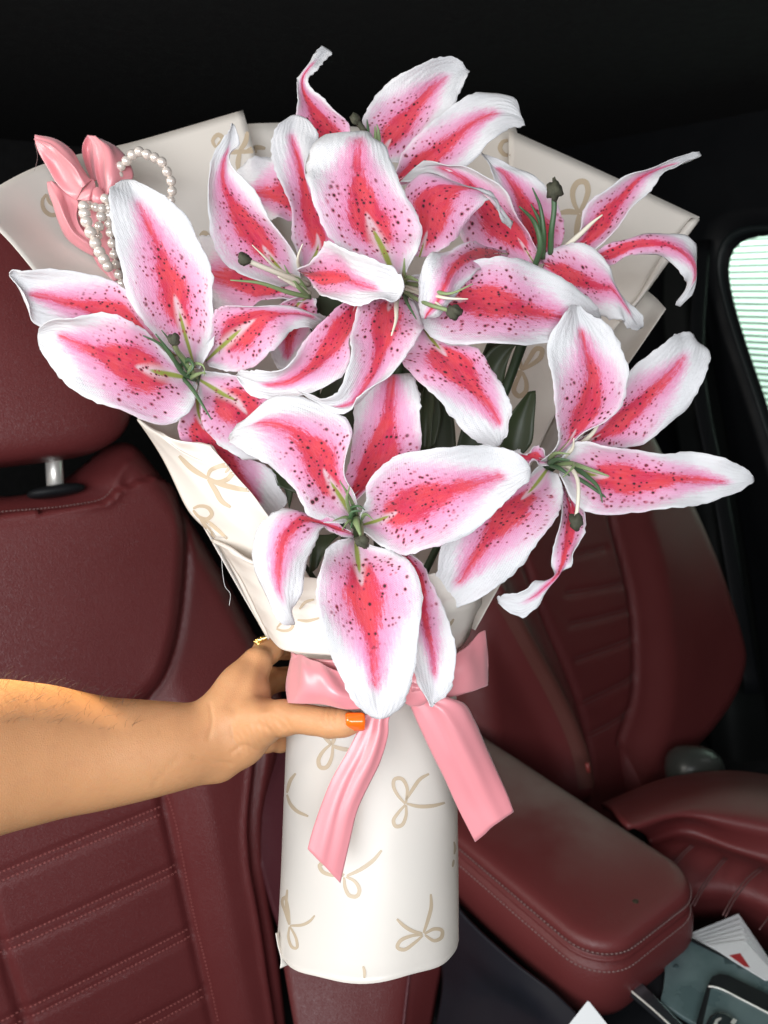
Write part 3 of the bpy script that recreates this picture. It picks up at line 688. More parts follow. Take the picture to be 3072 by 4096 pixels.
# ------------------------------------------------------------------ lilies
def rs_d(vals, n):
    return np.interp(np.linspace(0, 1, n), np.linspace(0, 1, len(vals)), vals)
def petal(root, fr, d0, rows, d=(1.5, -1, 0), cup=(1.0, 0.5, 0.2), seed=0, wave=0.0021, cl=None, cr=None, nr=44, nc=19, v0=0.0, v1=1.0, gl=1.2, rich=None):
    """rows, base to tip: left edge, midrib, right edge in the frame; d = depth past d0 in cm, cup = how far the edges rise towards the viewer"""
    n = len(rows); dd = rs_d(d, n); cu = rs_d(cup, n)
    cul = rs_d(cl, n) if cl else cu; cur = rs_d(cr, n) if cr else cu
    L = [P(fr, r[0], r[1], d0 + (dd[i] - cul[i]) / 100) for i, r in enumerate(rows)]
    M = [P(fr, r[2], r[3], d0 + dd[i] / 100) for i, r in enumerate(rows)]
    R = [P(fr, r[4], r[5], d0 + (dd[i] - cur[i]) / 100) for i, r in enumerate(rows)]
    g = np.stack([L, M, R], 1)
    kn = np.mean([chord(g[:, j], 0.7) for j in range(3)], axis=0)
    t = np.linspace(0, 1, nr); t = t + 0.10 * np.sin(2 * math.pi * t) / (2 * math.pi) * -1
    a = spl(kn, g, t * kn[-1])
    u = np.linspace(-1, 1, nc); u = np.sign(u) * np.abs(u) ** 0.92
    L, M, R = a[:, 0][:, None], a[:, 1][:, None], a[:, 2][:, None]; U_ = u[None, :, None]
    quad = M + U_ * (R - L) / 2 + U_**2 * ((L + R) / 2 - M)
    vee = M + np.where(U_ < 0, -U_ * (L - M), U_ * (R - M))
    q = 0.62 * quad + 0.38 * vee
    gu = np.gradient(q, axis=1); gv = np.gradient(q, axis=0)
    nn = np.cross(gu, gv); nn /= np.linalg.norm(nn, axis=2, keepdims=True) + 1e-12
    for _ in range(3):
        nn[1:-1] = (nn[:-2] + nn[1:-1] + nn[2:]) / 3; nn[:, 1:-1] = (nn[:, :-2] + nn[:, 1:-1] + nn[:, 2:]) / 3
    nn /= np.linalg.norm(nn, axis=2, keepdims=True) + 1e-12
    sg = np.sign(np.sum(nn * (CAM - q), axis=2).mean()) or 1
    nn = nn * sg
    rs = np.random.RandomState(seed + 11)
    f1, f2, p1, p2 = rs.uniform(10, 16), rs.uniform(18, 27), rs.uniform(0, 6), rs.uniform(0, 6)
    T = np.linspace(0, 1, nr)[:, None]; Uu = np.abs(u)[None, :]; env = np.clip(T * 5, 0, 1) * np.clip((1 - T) * 6, 0, 1)
    dz = wave * Uu**2.2 * env * (np.sin(f1 * T + p1 + 2 * np.sign(u)[None, :]) + 0.5 * np.sin(f2 * T + p2 + 3 * np.sign(u)[None, :]))
    dz = dz - 0.0009 * np.exp(-(u[None, :] / 0.10)**2) * env
    # printed warts and creases of the pressed fabric
    dz = dz + 0.00009 * np.sin(26 * u[None, :] + 3 * np.sin(4 * T + p1)) * np.clip((T - .5) * 3, 0, 1) * (1 - Uu**4) * env
    ph = rs.uniform(0, 6, (5, 1, 1)); fa = rs.uniform(4, 15, (5, 1, 1)); fb = rs.uniform(-7, 7, (5, 1, 1))
    dz = dz + 0.00028 * np.sum(np.sin(fa * T[None] + fb * u[None, None, :] + ph), axis=0) * env
    q = q + nn * dz[..., None]
    # frayed cut edge
    j = rs.normal(0, 0.00034, (nr, 2)) * np.clip(np.linspace(0, 1, nr) * 6, 0, 1)[:, None]
    for s_, c_ in ((0, 0), (1, nc - 1)):
        e = q[:, c_] - q[:, c_ + (1 if c_ == 0 else -1)]; e /= np.linalg.norm(e, axis=1, keepdims=True) + 1e-9
        q[:, c_] += e * j[:, s_][:, None]
    cm = np.concatenate([[0], np.cumsum(np.linalg.norm(np.diff(a[:, 1], axis=0), axis=1))])
    vv = v0 + (v1 - v0) * cm / cm[-1]
    hw = (np.linalg.norm(a[:, 2] - a[:, 1], axis=1) + np.linalg.norm(a[:, 0] - a[:, 1], axis=1)) / 2
    sd = rs.uniform(0, 1)
    puv = np.zeros((nr, nc, 3)); puv[..., 0] = u[None]; puv[..., 1] = vv[:, None]; puv[..., 2] = sd
    pcm = np.zeros((nr, nc, 3)); pcm[..., 0] = u[None] * hw[:, None] * 100 + 40 * sd; pcm[..., 1] = cm[:, None] * 100; pcm[..., 2] = gl
    pex = np.zeros((nr, nc, 3)); pex[..., 0] = rich if rich else rs.uniform(.85, 1.15)
    f = grid_faces(nr, nc)
    v = q.reshape(-1, 3)
    f = face_cam(v, f)
    o = mesh_obj('petal', v, f, [m_petal, m_petal_back], root, attrs={'puv': puv.reshape(-1, 3), 'pcm': pcm.reshape(-1, 3), 'pex': pex.reshape(-1, 3)})
    solid(o, 0.00045, -1, 1)
    return o
def pts_d(fr, d0, pts): return [P(fr, p[0], p[1], d0 + p[2] / 100) for p in pts]
def filament(root, fr, d0, pts, r=0.0011, mat=None, flat=0.7, nm='filament'):
    return tube(nm, pts_d(fr, d0, pts), [r, r * 1.05, r * 0.8, r * 0.25], mat, root, 7, 16, flat)
def stamen(root, fr, d0, pts, r, mat, ar, seed=0, ax=None):
    o = tube('pistil', pts_d(fr, d0, pts), [r, r, r * 0.9, r * 0.9], mat, root, 8, 16)
    c = P(fr, pts[-1][0], pts[-1][1], d0 + pts[-1][2] / 100)
    v, f = blob_mesh(c, ar * .86, ar * .86 * (ax or 1.0), ar * .8, rough=0.20, seed=seed, n=12, m=16)
    a = mesh_obj('stigma', v, f, m_anther, o); return o
def stem(root, c, bend, end):
    tube('stem', [c + FWD * 0.004, bend, end], [0.0040, 0.0026, 0.0022], m_stem, root, 8, 16)
NECK = lambda i: P('D', 785 + 9 * i, 1400, 0.468 + 0.003 * (i % 3))
LG = 'pink stargazer lilies in the bouquet'
def lily(label, fr, cx, cy, d0):
    c = P(fr, cx, cy, d0 + 0.018)
    r = thing('lily', label, 'flower', c, LG); return r, c

# --- F1, at the left
d0 = 0.43; r, c = lily('leftmost pink lily with one tall upright petal under the pearl bow', 'Ze', 1100, 540, d0)
petal(r, 'Za', d0, [[1245,1720,1262,1735,1290,1740],[1060,1590,1200,1520,1365,1580],[880,1380,1140,1300,1400,1300],[790,1080,1070,1080,1370,1080],
  [735,860,990,870,1250,860],[703,640,905,690,1110,660],[725,560,850,560,980,570],[780,520,825,513,870,518]], (1.8,0.3,-1,-.3), (1.3,.7,.2), 1, gl=0.85)
petal(r, 'Za', d0, [[1150,1640,1140,1660,1120,1680],[960,1440,930,1500,880,1600],[810,1220,750,1385,680,1540],[580,1135,520,1330,480,1500],
  [330,1098,300,1280,290,1455],[160,1100,150,1240,190,1400],[85,1112,85,1150,110,1210],[62,1125,62,1132,66,1142]], (2,1.5,.8,.5), (.8,.8,.3), 2)
petal(r, 'Ze', d0, [[1040,560,1070,575,1090,610],[925,450,960,550,1060,740],[800,290,850,530,900,815],[690,225,700,490,690,765],[520,230,545,425,500,695],
  [370,238,400,365,350,590],[265,250,290,330,245,450],[215,300,207,340,213,390]], (1.6,-.5,-1.2,-.4), (.6,.9,.3), 3, gl=0.85, cl=(.6,1.6,1.2,.5), cr=(.7,.5,.2))
petal(r, 'Zd', d0, [[20,730,30,755,50,780],[60,560,130,660,180,805],[90,475,230,570,330,765],[200,450,340,500,430,680],[350,450,450,485,500,585],
  [520,455,560,490,580,565],[640,475,650,520,620,580],[700,510,690,545,660,590]], (1.6,-.6,-1.2,0,2), (.8,.3,-.3), 4, rich=1.25, gl=0.68)
petal(r, 'Ze', d0, [[1120,530,1105,580,1100,640],[1320,560,1220,650,1105,720],[1480,680,1310,700,1130,830],[1560,800,1400,820,1200,930],
  [1620,950,1490,950,1290,985],[1640,1060,1560,1060,1430,1010],[1640,1100,1620,1110,1580,1080]], (1.8,.6,1.2,2.2), (.8,.5,.1), 5, rich=1.4, gl=0.68)
petal(r, 'Ze', d0, [[1140,620,1090,650,1040,690],[1180,780,1100,780,990,790],[1260,930,1150,900,995,900],[1380,1020,1230,1010,1070,1010],
  [1500,1085,1320,1130,1180,1120],[1560,1190,1420,1240,1320,1230],[1585,1260,1500,1320,1440,1320],[1530,1320,1510,1340,1490,1345]], (2.6,4.2,4.6,4.6), (.5,.4,.1), 6, rich=1.6)
stamen(r, 'Ze', d0, [(1085,570,1.6),(1020,470,.2),(975,410,-1),(963,358,-1.8)], .0016, m_fil_mid, .0036, 1, 1.05)
for q, rr, m in (([(1080,585,1.5),(1000,530,.2),(940,430,-1),(860,325,-1.8)], .0013, m_fil_dark), ([(1040,575,1.4),(970,480,0),(890,385,-1),(790,335,-1.6)], .0013, m_fil_dark),
   ([(1060,560,1.4),(1000,460,0),(945,370,-1.2),(893,305,-2)], .0011, m_fil_dark), ([(1010,570,1.2),(1070,640,0),(1120,720,-.8),(1170,800,-1.2)], .0012, m_fil_dark),
   ([(1030,560,1.2),(1080,490,-.2),(1130,510,-.8),(1128,560,-.6)], .0012, m_fil_mid), ([(1000,500,1),(1050,470,-.3),(1070,510,-.6),(1030,555,-.2)], .0014, m_fil_dark),
   ([(1050,570,1.2),(1090,550,0),(1120,540,-.4),(1140,545,-.6)], .0014, m_fil_mid)): filament(r, 'Ze', d0, q, rr, m)
stem(r, c, P('D', 560, 1080, .49), NECK(0))

# --- F2, bottom centre
d0 = 0.400; r, c = lily('lowest lily in front, its longest petal hanging over the satin ribbon', 'Zf', 690, 490, d0)
petal(r, 'Zf', d0, [[600,500,660,475,680,440],[440,485,600,380,640,330],[345,310,520,260,635,150],[240,210,450,120,640,0],[130,155,340,25,540,-95],
  [50,105,200,-15,380,-145],[17,80,85,5,200,-90],[15,70,30,40,60,-5]], (1.5,0,-.6,0,.6), (1,.2,-.4), 11, gl=0.9, cl=(1,.2,-1))
petal(r, 'Zd', d0, [[760,1500,800,1540,840,1540],[805,1420,900,1440,1020,1400],[820,1300,980,1300,1200,1280],[850,1120,1035,1100,1220,1100],[860,980,1050,960,1220,960],
  [870,890,1060,880,1200,880],[930,850,1065,838,1180,822],[980,835,1070,825,1150,820]], (1.6,2.2,2.2,2.4,3.4), (.5,.4,-.3), 12, rich=1.45, v0=.18, v1=.84)
petal(r, 'Zf', d0, [[690,480,700,510,705,540],[715,390,800,480,800,615],[735,290,920,425,930,655],[840,185,1050,370,1100,625],[1010,128,1200,318,1260,540],
  [1200,103,1350,275,1390,440],[1390,115,1470,245,1490,345],[1500,150,1540,220,1555,280],[1545,190,1562,225,1562,255]], (1.4,-.8,-1.2,-1,-.8), (1,.6,.1), 13)
petal(r, 'Zf', d0, [[640,545,655,555,655,575],[560,500,580,530,585,565],[450,462,490,500,520,515],[365,415,405,480,490,530],[250,445,310,560,465,610],[150,560,275,690,425,715],
  [140,720,270,810,385,820],[200,880,300,920,362,930],[300,1010,335,1000,358,1000],[345,1020,352,1022,357,1018]], (1.2,0,-1.2,-1,-.4,.4), (.2,-.6,-.5,0), 14, v0=0.2)
petal(r, 'Zf', d0, [[640,575,665,580,700,600],[560,615,675,670,860,645],[485,740,695,800,960,725],[460,880,715,930,998,880],[485,1020,740,1060,998,1000],[545,1190,757,1190,980,1180],
  [620,1345,770,1330,945,1340],[690,1445,783,1440,895,1455],[745,1493,790,1502,840,1490]], (1.2,-1.2,-2,-2,-1.8), (1,.4,-.2), 15, gl=0.95)
petal(r, 'Zf', d0, [[860,620,900,650,950,660],[920,720,975,750,1030,730],[940,850,1000,880,1080,870],[950,1020,1030,1050,1150,1030],[960,1180,1060,1180,1183,1170],
  [975,1280,1070,1300,1165,1300],[1010,1375,1065,1370,1125,1375],[1050,1435,1057,1440,1065,1420]], (1.5,.6,-.2,-.6), (.4,.3,.1), 16, v0=0.2)
stamen(r, 'Zf', d0, [(690,490,1.4),(695,540,-.4),(700,595,-1.6)], .0015, m_fil_mid, .0043, 2, .85)
for q, rr, m in (([(660,490,1.4),(635,430,0),(622,370,-1),(637,310,-1.6)], .0013, m_fil_mid), ([(680,480,1.4),(650,400,0),(620,340,-1),(585,285,-1.6)], .0011, m_fil_mid),
   ([(680,500,1.2),(720,455,-.2),(755,482,-1)], .0012, m_fil_mid), ([(660,510,1.2),(610,470,-.4),(550,490,-1)], .0012, m_fil_mid), ([(660,510,1.2),(630,490,-.4),(598,535,-1)], .0013, m_fil_mid),
   ([(665,480,1.2),(672,500,-.6),(690,560,-1.4)], .0024, m_fil_mid), ([(660,480,1.2),(650,420,-.2),(690,415,-.6),(715,435,-.6)], .0015, m_fil_dark),
   ([(660,520,1.2),(640,470,-.2),(655,440,-.6),(700,440,-.6)], .0017, m_fil_dark), ([(690,510,1),(650,500,-.2),(640,530,-.4)], .0017, m_fil_dark)): filament(r, 'Zf', d0, q, rr, m)
stem(r, c, P('D', 775, 1220, .45), NECK(1))

# --- F3, at the right
d0 = 0.43; r, c = lily('rightmost lily with a long pointed petal reaching over the empty seat', 'Zg', 620, 790, d0)
petal(r, 'Zg', d0, [[560,780,600,780,660,745],[650,700,690,690,730,690],[640,590,740,610,870,590],[615,460,800,490,960,470],[603,320,815,380,987,340],[615,200,790,270,940,210],
  [650,85,760,150,870,105],[700,30,740,70,800,70],[725,22,735,25,750,27]], (1.6,-.6,-1.4,-1), (.8,.5,.1), 21, cl=(.6,1.4,.8,.1))
petal(r, 'Zg', d0, [[700,700,720,720,740,740],[830,600,880,630,900,720],[920,480,1000,530,1060,700],[1000,335,1090,450,1190,590],[1110,240,1190,360,1300,480],[1215,165,1270,260,1360,340],
  [1275,150,1305,205,1372,250],[1300,165,1320,200,1345,215]], (2,2,1.6,2.4), (.6,.4,-.2), 22, v0=0.1)
petal(r, 'Zg', d0, [[650,780,655,800,650,840],[740,690,780,840,720,960],[880,688,900,855,850,1035],[1010,725,1040,868,1010,1027],[1160,752,1180,865,1180,1017],[1310,743,1320,868,1330,988],
  [1440,765,1450,880,1460,945],[1540,810,1545,875,1550,905],[1590,855,1593,870,1590,882]], (1.6,-.2,-.6,-.4,0), (1.2,.9,.4,0), 23)
petal(r, 'Zg', d0, [[560,800,590,820,640,840],[470,860,520,910,668,940],[330,960,420,1010,630,1060],[200,1060,320,1130,540,1190],[80,1190,245,1240,440,1310],[52,1320,180,1340,330,1400],
  [48,1410,115,1430,210,1468],[62,1470,85,1488,120,1500]], (1.6,-.4,-.8,-.6), (1,.5,0), 24)
petal(r, 'Zg', d0, [[660,900,675,905,690,920],[665,990,710,1010,768,1020],[640,1110,700,1120,760,1110],[612,1210,680,1210,725,1220],[612,1300,660,1290,700,1275],[610,1330,640,1330,665,1318],
  [545,1358,590,1380,608,1392],[480,1400,520,1440,545,1485],[410,1432,450,1470,470,1533],[360,1437,380,1455,395,1500],[347,1440,350,1450,356,1465]], (1.6,.2,-.6,-.6,0), (.8,.5,-.5,.2,0), 25, v0=0.15)
petal(r, 'Zg', d0, [[600,770,610,790,600,800],[560,715,540,760,520,790],[470,735,450,760,440,850],[380,740,360,790,380,860]], (1.8,1.4,2), (.4,.3,.1), 26)
stamen(r, 'Zg', d0, [(630,800,1.6),(700,810,.2),(738,870,-.8),(742,950,-1.2),(728,1075,-1.2)], .0012, m_fil_pale, .0040, 3, 1.4)
for q, rr, m in (([(640,780,1.5),(690,745,.2),(715,715,-.4),(720,668,-1)], .0013, m_fil_pale), ([(620,800,1.4),(690,790,0),(722,800,-1),(668,857,-1.4)], .0014, m_fil_mid),
   ([(680,780,1.2),(770,810,0),(890,852,-.8)], .0014, m_fil_mid), ([(700,790,1.2),(780,850,0),(840,910,-.8),(858,980,-1)], .0014, m_fil_dark), ([(700,840,1.2),(800,900,0),(912,987,-.8)], .0012, m_fil_dark),
   ([(730,712,1.4),(810,645,.4),(858,562,-.4)], .0014, m_fil_pale), ([(600,790,1.2),(650,770,-.2),(700,775,-.6)], .0016, m_fil_dark), ([(610,800,1.2),(660,820,-.2),(700,850,-.4)], .0016, m_fil_dark),
   ([(600,770,1.2),(640,740,-.2),(700,745,-.6)], .0015, m_fil_mid)): filament(r, 'Zg', d0, q, rr, m)
stem(r, c, P('D', 1010, 1180, .47), NECK(2))

# --- F4, centre
d0 = 0.405; r, c = lily('central front lily with a broad upright petal and splayed stamens', 'Zd', 1120, 320, d0)
petal(r, 'Zb', d0, [[870,1180,920,1190,970,1185],[700,1080,870,1070,1040,1050],[600,990,820,970,1048,960],[545,870,780,860,1000,850],[508,730,755,740,945,745],[510,640,750,640,895,630],
  [530,575,752,560,865,570],[575,527,757,508,835,525],[640,520,760,500,800,508]], (1.8,0,-.9,-.6,-.4,1), (1,.5,-.4,-.6), 31, gl=0.8)
petal(r, 'S', d0, [[1620,1110,1630,1140,1640,1170],[1740,1090,1740,1180,1680,1290],[1850,1060,1850,1200,1770,1360],[1950,1030,1940,1205,1890,1380],[2060,1030,2040,1225,2030,1386],
  [2170,1070,2150,1250,2170,1372],[2290,1140,2270,1272,2290,1345],[2380,1220,2360,1275,2370,1310],[2405,1265,2404,1278,2400,1290]], (1.8,1,.8,2,4.2), (.6,.4,.1), 32, cr=(.8,1,.4))
petal(r, 'Zb', d0, [[1000,1080,1040,1100,1100,1090],[990,900,1080,960,1190,1040],[970,790,1100,840,1260,940],[1060,708,1170,780,1330,860],[1180,712,1260,770,1365,825],[1290,755,1330,790,1385,830],
  [1360,810,1390,840,1420,880],[1430,870,1440,900,1440,930],[1485,930,1482,945,1470,970]], (2,1.4,1.2,1.6,3), (.3,-.5,-.3), 33, rich=1.35, v0=.12)
petal(r, 'Zd', d0, [[960,400,1080,380,1180,420],[870,440,1040,470,1240,570],[865,560,1010,590,1190,650],[840,670,1000,690,1110,735],[805,790,970,800,1040,820],[775,900,910,895,970,885],
  [740,945,850,975,890,975],[660,970,760,1005,830,1028],[600,935,660,975,700,1000],[530,910,560,930,600,960]], (1.4,-.6,-1,-1.2,-1), (.6,1,.6,0), 34, v0=0.14)
petal(r, 'Zd', d0, [[850,400,870,420,900,430],[760,450,830,510,870,520],[680,530,770,620,850,640],[580,665,690,720,820,750],[480,755,590,810,740,850],[370,808,470,875,590,930],
  [270,823,340,880,420,978],[215,815,240,850,280,930],[200,828,202,835,208,845]], (1.6,.8,.4,.6,1), (.8,.7,.2), 35, rich=1.55, v0=0.2)
petal(r, 'Zd', d0, [[1200,520,1230,560,1270,590],[1130,680,1300,650,1400,650],[1110,740,1380,740,1530,680],[1200,850,1460,840,1610,810],[1310,960,1540,930,1680,900],[1420,1085,1610,1020,1725,1010],
  [1520,1195,1660,1110,1715,1090],[1600,1222,1670,1180,1690,1160],[1650,1226,1658,1220,1668,1205]], (1.8,1.4,1.4,1.8), (.4,.3,0), 36, rich=1.3)
stamen(r, 'Zd', d0, [(1130,370,1.4),(1200,410,-.4),(1280,445,-1.6),(1405,480,-2.4)], .0012, m_fil_mid, .0044, 4, .95)
for q, rr, m in (([(1130,320,1.4),(1230,335,-.4),(1380,380,-2),(1508,326,-2.8)], .0013, m_fil_mid), ([(1130,330,1.4),(1240,370,-.4),(1370,405,-2),(1482,409,-2.6)], .0013, m_fil_pale),
   ([(1130,350,1.4),(1240,390,-.4),(1352,460,-2)], .0012, m_fil_pale), ([(1090,400,1.2),(1085,450,-.6),(1083,530,-1.6),(1058,612,-2)], .0014, m_fil_pale), ([(1130,310,1.2),(1128,260,-.8),(1130,185,-1.6)], .0013, m_fil_mid),
   ([(1130,390,1.2),(1150,440,-.2),(1197,522,-.6)], .0011, m_fil_dark), ([(1110,330,1.2),(1150,290,-.2),(1210,310,-1)], .0017, m_fil_mid)): filament(r, 'Zd', d0, q, rr, m)
stem(r, c, P('D', 850, 1000, .47), NECK(3))

# --- F5, left of the centre
d0 = 0.445; r, c = lily('lily whose pointed white petal tip curls up beside the tan bow print at back', 'Zd', 620, 395, d0)
petal(r, 'Zb', d0, [[380,1240,440,1230,475,1200],[180,1180,350,1120,450,1120],[80,1060,240,960,395,985],[45,920,160,850,310,880],[33,800,110,750,235,770],[45,690,105,690,165,680],
  [75,605,118,625,150,610],[125,525,143,560,172,550],[150,470,155,466,165,480]], (1.6,0,-.4,-.2,0), (1.2,1,.6,.2), 41)
petal(r, 'Zb', d0, [[470,1180,490,1190,520,1190],[450,1040,560,1040,670,1070],[435,900,525,900,600,950],[385,770,500,770,550,860],[343,640,470,640,520,700],[343,530,435,530,540,560],
  [370,480,440,470,560,515],[425,432,460,425,510,445]], (1.6,1,.8,1,1.4), (.8,.5,.1), 42, rich=1.2)
petal(r, 'Zb', d0, [[470,760,480,840,470,920],[390,660,400,810,400,920],[300,620,310,800,330,920],[220,650,240,790,260,900],[175,690,185,760,200,840]], (2.5,2.8,3), (.3,.3,.1), 43, rich=1.4, v0=.25)
petal(r, 'Zd', d0, [[560,350,580,390,570,420],[400,230,420,350,400,420],[250,130,280,310,270,455],[100,70,140,290,130,470],[0,60,40,270,20,450],[-60,120,-80,250,-60,360]], (2,2.2,2.6), (.4,.3,.1), 44, rich=1.6)
petal(r, 'Zd', d0, [[560,390,600,400,640,410],[455,440,540,440,650,450],[395,540,500,550,625,550],[375,640,490,660,615,640],[400,740,480,760,575,720],[440,800,470,805,510,790]], (1.4,2.4,2.8), (.4,.3,.1), 45, rich=1.6, gl=.7, v0=.05)
petal(r, 'Zd', d0, [[535,250,560,268,590,290],[640,170,690,300,650,370],[700,104,790,290,690,405],[830,150,860,320,830,412],[960,172,960,350,940,408],[1060,230,1050,360,1020,425],
  [1110,300,1105,365,1075,428],[1127,345,1122,365,1105,400]], (-1,-3.2,-5,-5.6,-5.8), (1.2,1.2,.8,.2), 46, v0=0.2, cr=(-.2,.9,.9,.2))
stamen(r, 'Zd', d0, [(600,330,1.2),(520,300,-.4),(420,262,-1.6),(280,205,-2.6),(245,190,-2.8)], .0017, m_fil_pale, .0042, 5, .95)
for q, rr, m in (([(560,300,.6),(430,245,-.8),(350,170,-1.6),(288,110,-2)], .0011, m_fil_pale), ([(610,400,1.2),(480,370,-.4),(330,320,-1.6),(168,305,-2.2)], .0014, m_fil_mid),
   ([(605,395,1.2),(540,340,-.2),(490,270,-.8),(465,222,-1.2)], .0014, m_fil_mid), ([(580,270,-.6),(545,220,-2),(545,165,-3),(568,104,-3.6)], .0015, m_fil_pale),
   ([(610,380,1.2),(520,330,-.4),(430,285,-1.4)], .0015, m_fil_pale), ([(600,400,1.2),(540,300,-.2),(500,290,-.8)], .0018, m_fil_mid)): filament(r, 'Zd', d0, q, rr, m)
stem(r, c, P('D', 690, 950, .485), NECK(4))

# --- F6, top
d0 = 0.485; r, c = lily('topmost lily against the black headliner, one narrow petal curling upward', 'Zb', 800, 640, d0)
petal(r, 'Zb', d0, [[640,640,720,640,760,600],[520,540,620,520,715,505],[450,440,560,430,660,440],[453,350,510,360,585,355],[460,285,485,292,522,290],[463,240,490,240,518,240],
  [490,190,525,190,560,203],[540,135,570,145,600,158],[580,98,605,112,627,130]], (1.2,.2,0,-.2,.5), (.8,.8,-.3,.2), 51, rich=1.4, v0=0.2)
petal(r, 'Zb', d0, [[830,640,860,640,890,650],[770,520,890,560,940,640],[775,430,950,480,1030,560],[845,330,1020,390,1130,460],[945,240,1080,320,1195,390],[1080,163,1160,250,1225,320],
  [1190,148,1225,220,1265,250],[1245,175,1262,205,1278,215]], (1.4,1,.6,.8), (.9,.6,-.1), 52, v0=0.1, cl=(.6,.5,.9,.3))
petal(r, 'Zb', d0, [[900,740,920,750,950,760],[960,620,1020,680,1080,740],[1060,495,1130,600,1180,700],[1180,395,1240,510,1290,640],[1310,325,1340,440,1390,545],[1430,308,1430,415,1470,490],
  [1500,360,1500,425,1515,482],[1522,430,1535,450,1540,475]], (1.2,-.4,-.8,-.2), (.8,.4,-.3,0), 53, v0=0.2)
stamen(r, 'Zb', d0, [(790,560,0),(775,500,-.4),(735,445,-.8)], .0020, m_anther, .0036, 6, 1.1)
for q, rr, m in (([(800,560,.4),(797,500,-.2),(792,448,-.6)], .0012, m_fil_dark), ([(830,570,.4),(832,520,-.2),(829,480,-.6)], .0011, m_fil_mid), ([(850,560,.6),(845,500,.2),(838,470,0)], .0012, m_fil_mid)): filament(r, 'Zb', d0, q, rr, m)
stem(r, c, P('D', 800, 900, .52), NECK(5))

# --- F7, upper right
d0 = 0.475; r, c = lily('upper right lily with a dark tall pistil and one petal drooping past the paper corner', 'Zc', 430, 930, d0)
petal(r, 'Zc', d0, [[540,830,570,850,620,880],[600,720,660,770,760,790],[660,580,760,640,850,680],[790,480,850,530,930,560],[900,405,940,440,1000,470],[1010,360,1040,392,1075,402],
  [1120,345,1125,362,1140,378],[1200,317,1210,335,1220,352],[1268,290,1275,300,1280,312]], (1.2,.4,0,.2,.6), (.9,.9,.5,.1), 61, v0=0.2)
petal(r, 'Zc', d0, [[660,880,680,900,720,930],[740,820,770,870,780,935],[860,778,880,825,880,872],[990,754,990,805,1000,880],[1110,762,1100,822,1090,920],[1215,790,1180,865,1150,955],
  [1272,845,1235,930,1190,1000],[1277,980,1240,1020,1195,1035],[1225,1080,1205,1085,1175,1085],[1190,1135,1165,1140,1140,1135],[1165,1172,1150,1168,1132,1160]], (1,-.8,-1.2,-.8,0,.6), (.2,-.5,-.5,0), 62, rich=1.25, v0=0.2)
petal(r, 'Zc', d0, [[370,900,390,930,380,960],[430,845,500,980,500,1060],[560,812,610,1030,610,1130],[680,850,700,1055,690,1210],[750,935,765,1060,770,1240],[775,1000,800,1090,820,1240],
  [820,1060,850,1160,840,1250],[890,1160,890,1220,855,1285],[950,1240,920,1270,890,1298],[952,1285,940,1295,925,1300]], (1.2,-.6,-1.4,-1.2,0), (.3,-.2,-.5,.3), 63, v0=0.22)
petal(r, 'Zc', d0, [[310,930,350,930,400,920],[270,800,350,800,480,830],[220,660,310,660,500,690],[160,540,250,540,440,550],[100,430,180,430,330,420],[60,350,100,360,190,362],[38,295,48,305,70,310]],
  (1.6,1.8,1.8,2.4), (.6,.5,.1), 64, rich=1.6, v0=0.12)
petal(r, 'Zb', d0, [[1560,1140,1585,1130,1600,1110],[1400,1110,1500,1000,1590,1040],[1270,1040,1400,900,1530,915],[1200,900,1320,800,1440,810],[1130,790,1240,720,1330,715],[1040,740,1120,670,1200,655],
  [950,740,1000,690,1060,643]], (1.2,.4,.2,.8), (.4,.8,.3), 65, rich=1.3, v0=0.1, cr=(.6,1.2,.6))
petal(r, 'Zd', d0, [[1690,140,1705,160,1690,190],[1560,112,1600,155,1600,215],[1400,115,1460,190,1500,280],[1300,150,1390,260,1445,365],[1240,230,1350,350,1400,420],[1205,370,1310,430,1345,475],
  [1205,470,1260,490,1290,505],[1225,515,1245,520,1260,515]], (-1.5,-7,-8.6,-8.4,-7.8), (.2,-.4,-.3), 66, rich=1.2, v0=.1, v1=.82)
stamen(r, 'Zc', d0, [(428,870,.6),(432,750,-.4),(448,620,-1),(446,515,-1.4)], .0019, m_fil_dark, .0056, 7, 1.15)
v, f = blob_mesh(P('Zc', 448, 470, d0 - .014), .0012, .0038, .0012, rough=.1, seed=3)
mesh_obj('stigma', v, f, m_anther, r)
for q, rr, m in (([(340,940,.8),(372,820,-.4),(335,690,-1),(250,602,-1.6)], .0019, m_fil_dark), ([(385,900,.8),(390,750,-.4),(368,600,-1),(325,497,-1.6)], .0015, m_fil_dark),
   ([(385,820,.4),(370,700,-.4),(316,588,-1)], .0014, m_fil_dark), ([(500,840,.6),(600,755,-.2),(670,690,-.8),(722,650,-1.2)], .0017, m_fil_pale)): filament(r, 'Zc', d0, q, rr, m)
stem(r, c, P('D', 1050, 950, .50), NECK(6))

# --- loose green leaves deep in the bouquet
def leaf(label, fr, rows, mat=None):
    o = sheet('leaf', fr, rows, mat or m_leaf, None, 22, 9, 0.0005)
    return tag(o, label, 'leaf', 'green leaves inside the bouquet')
leaf('broad green leaf between the central and rightmost lilies', 'Zg', [[(380,760,.475),(420,760,.478),(470,750,.475)],[(362,690,.472),(440,680,.476),(516,690,.472)],[(385,600,.470),(460,600,.474),(528,580,.470)],
  [(440,520,.470),(490,510,.473),(534,490,.470)],[(500,445,.472),(517,440,.473),(534,438,.472)]])
leaf('dark narrow leaf standing in the gap above the lowest lily', 'Zd', [[(1215,1240,.475),(1240,1240,.477),(1275,1240,.475)],[(1215,1080,.475),(1250,1080,.477),(1285,1080,.475)],[(1225,960,.478),(1255,950,.48),(1300,940,.478)],[(1250,850,.48),(1260,845,.48),(1270,850,.48)]])
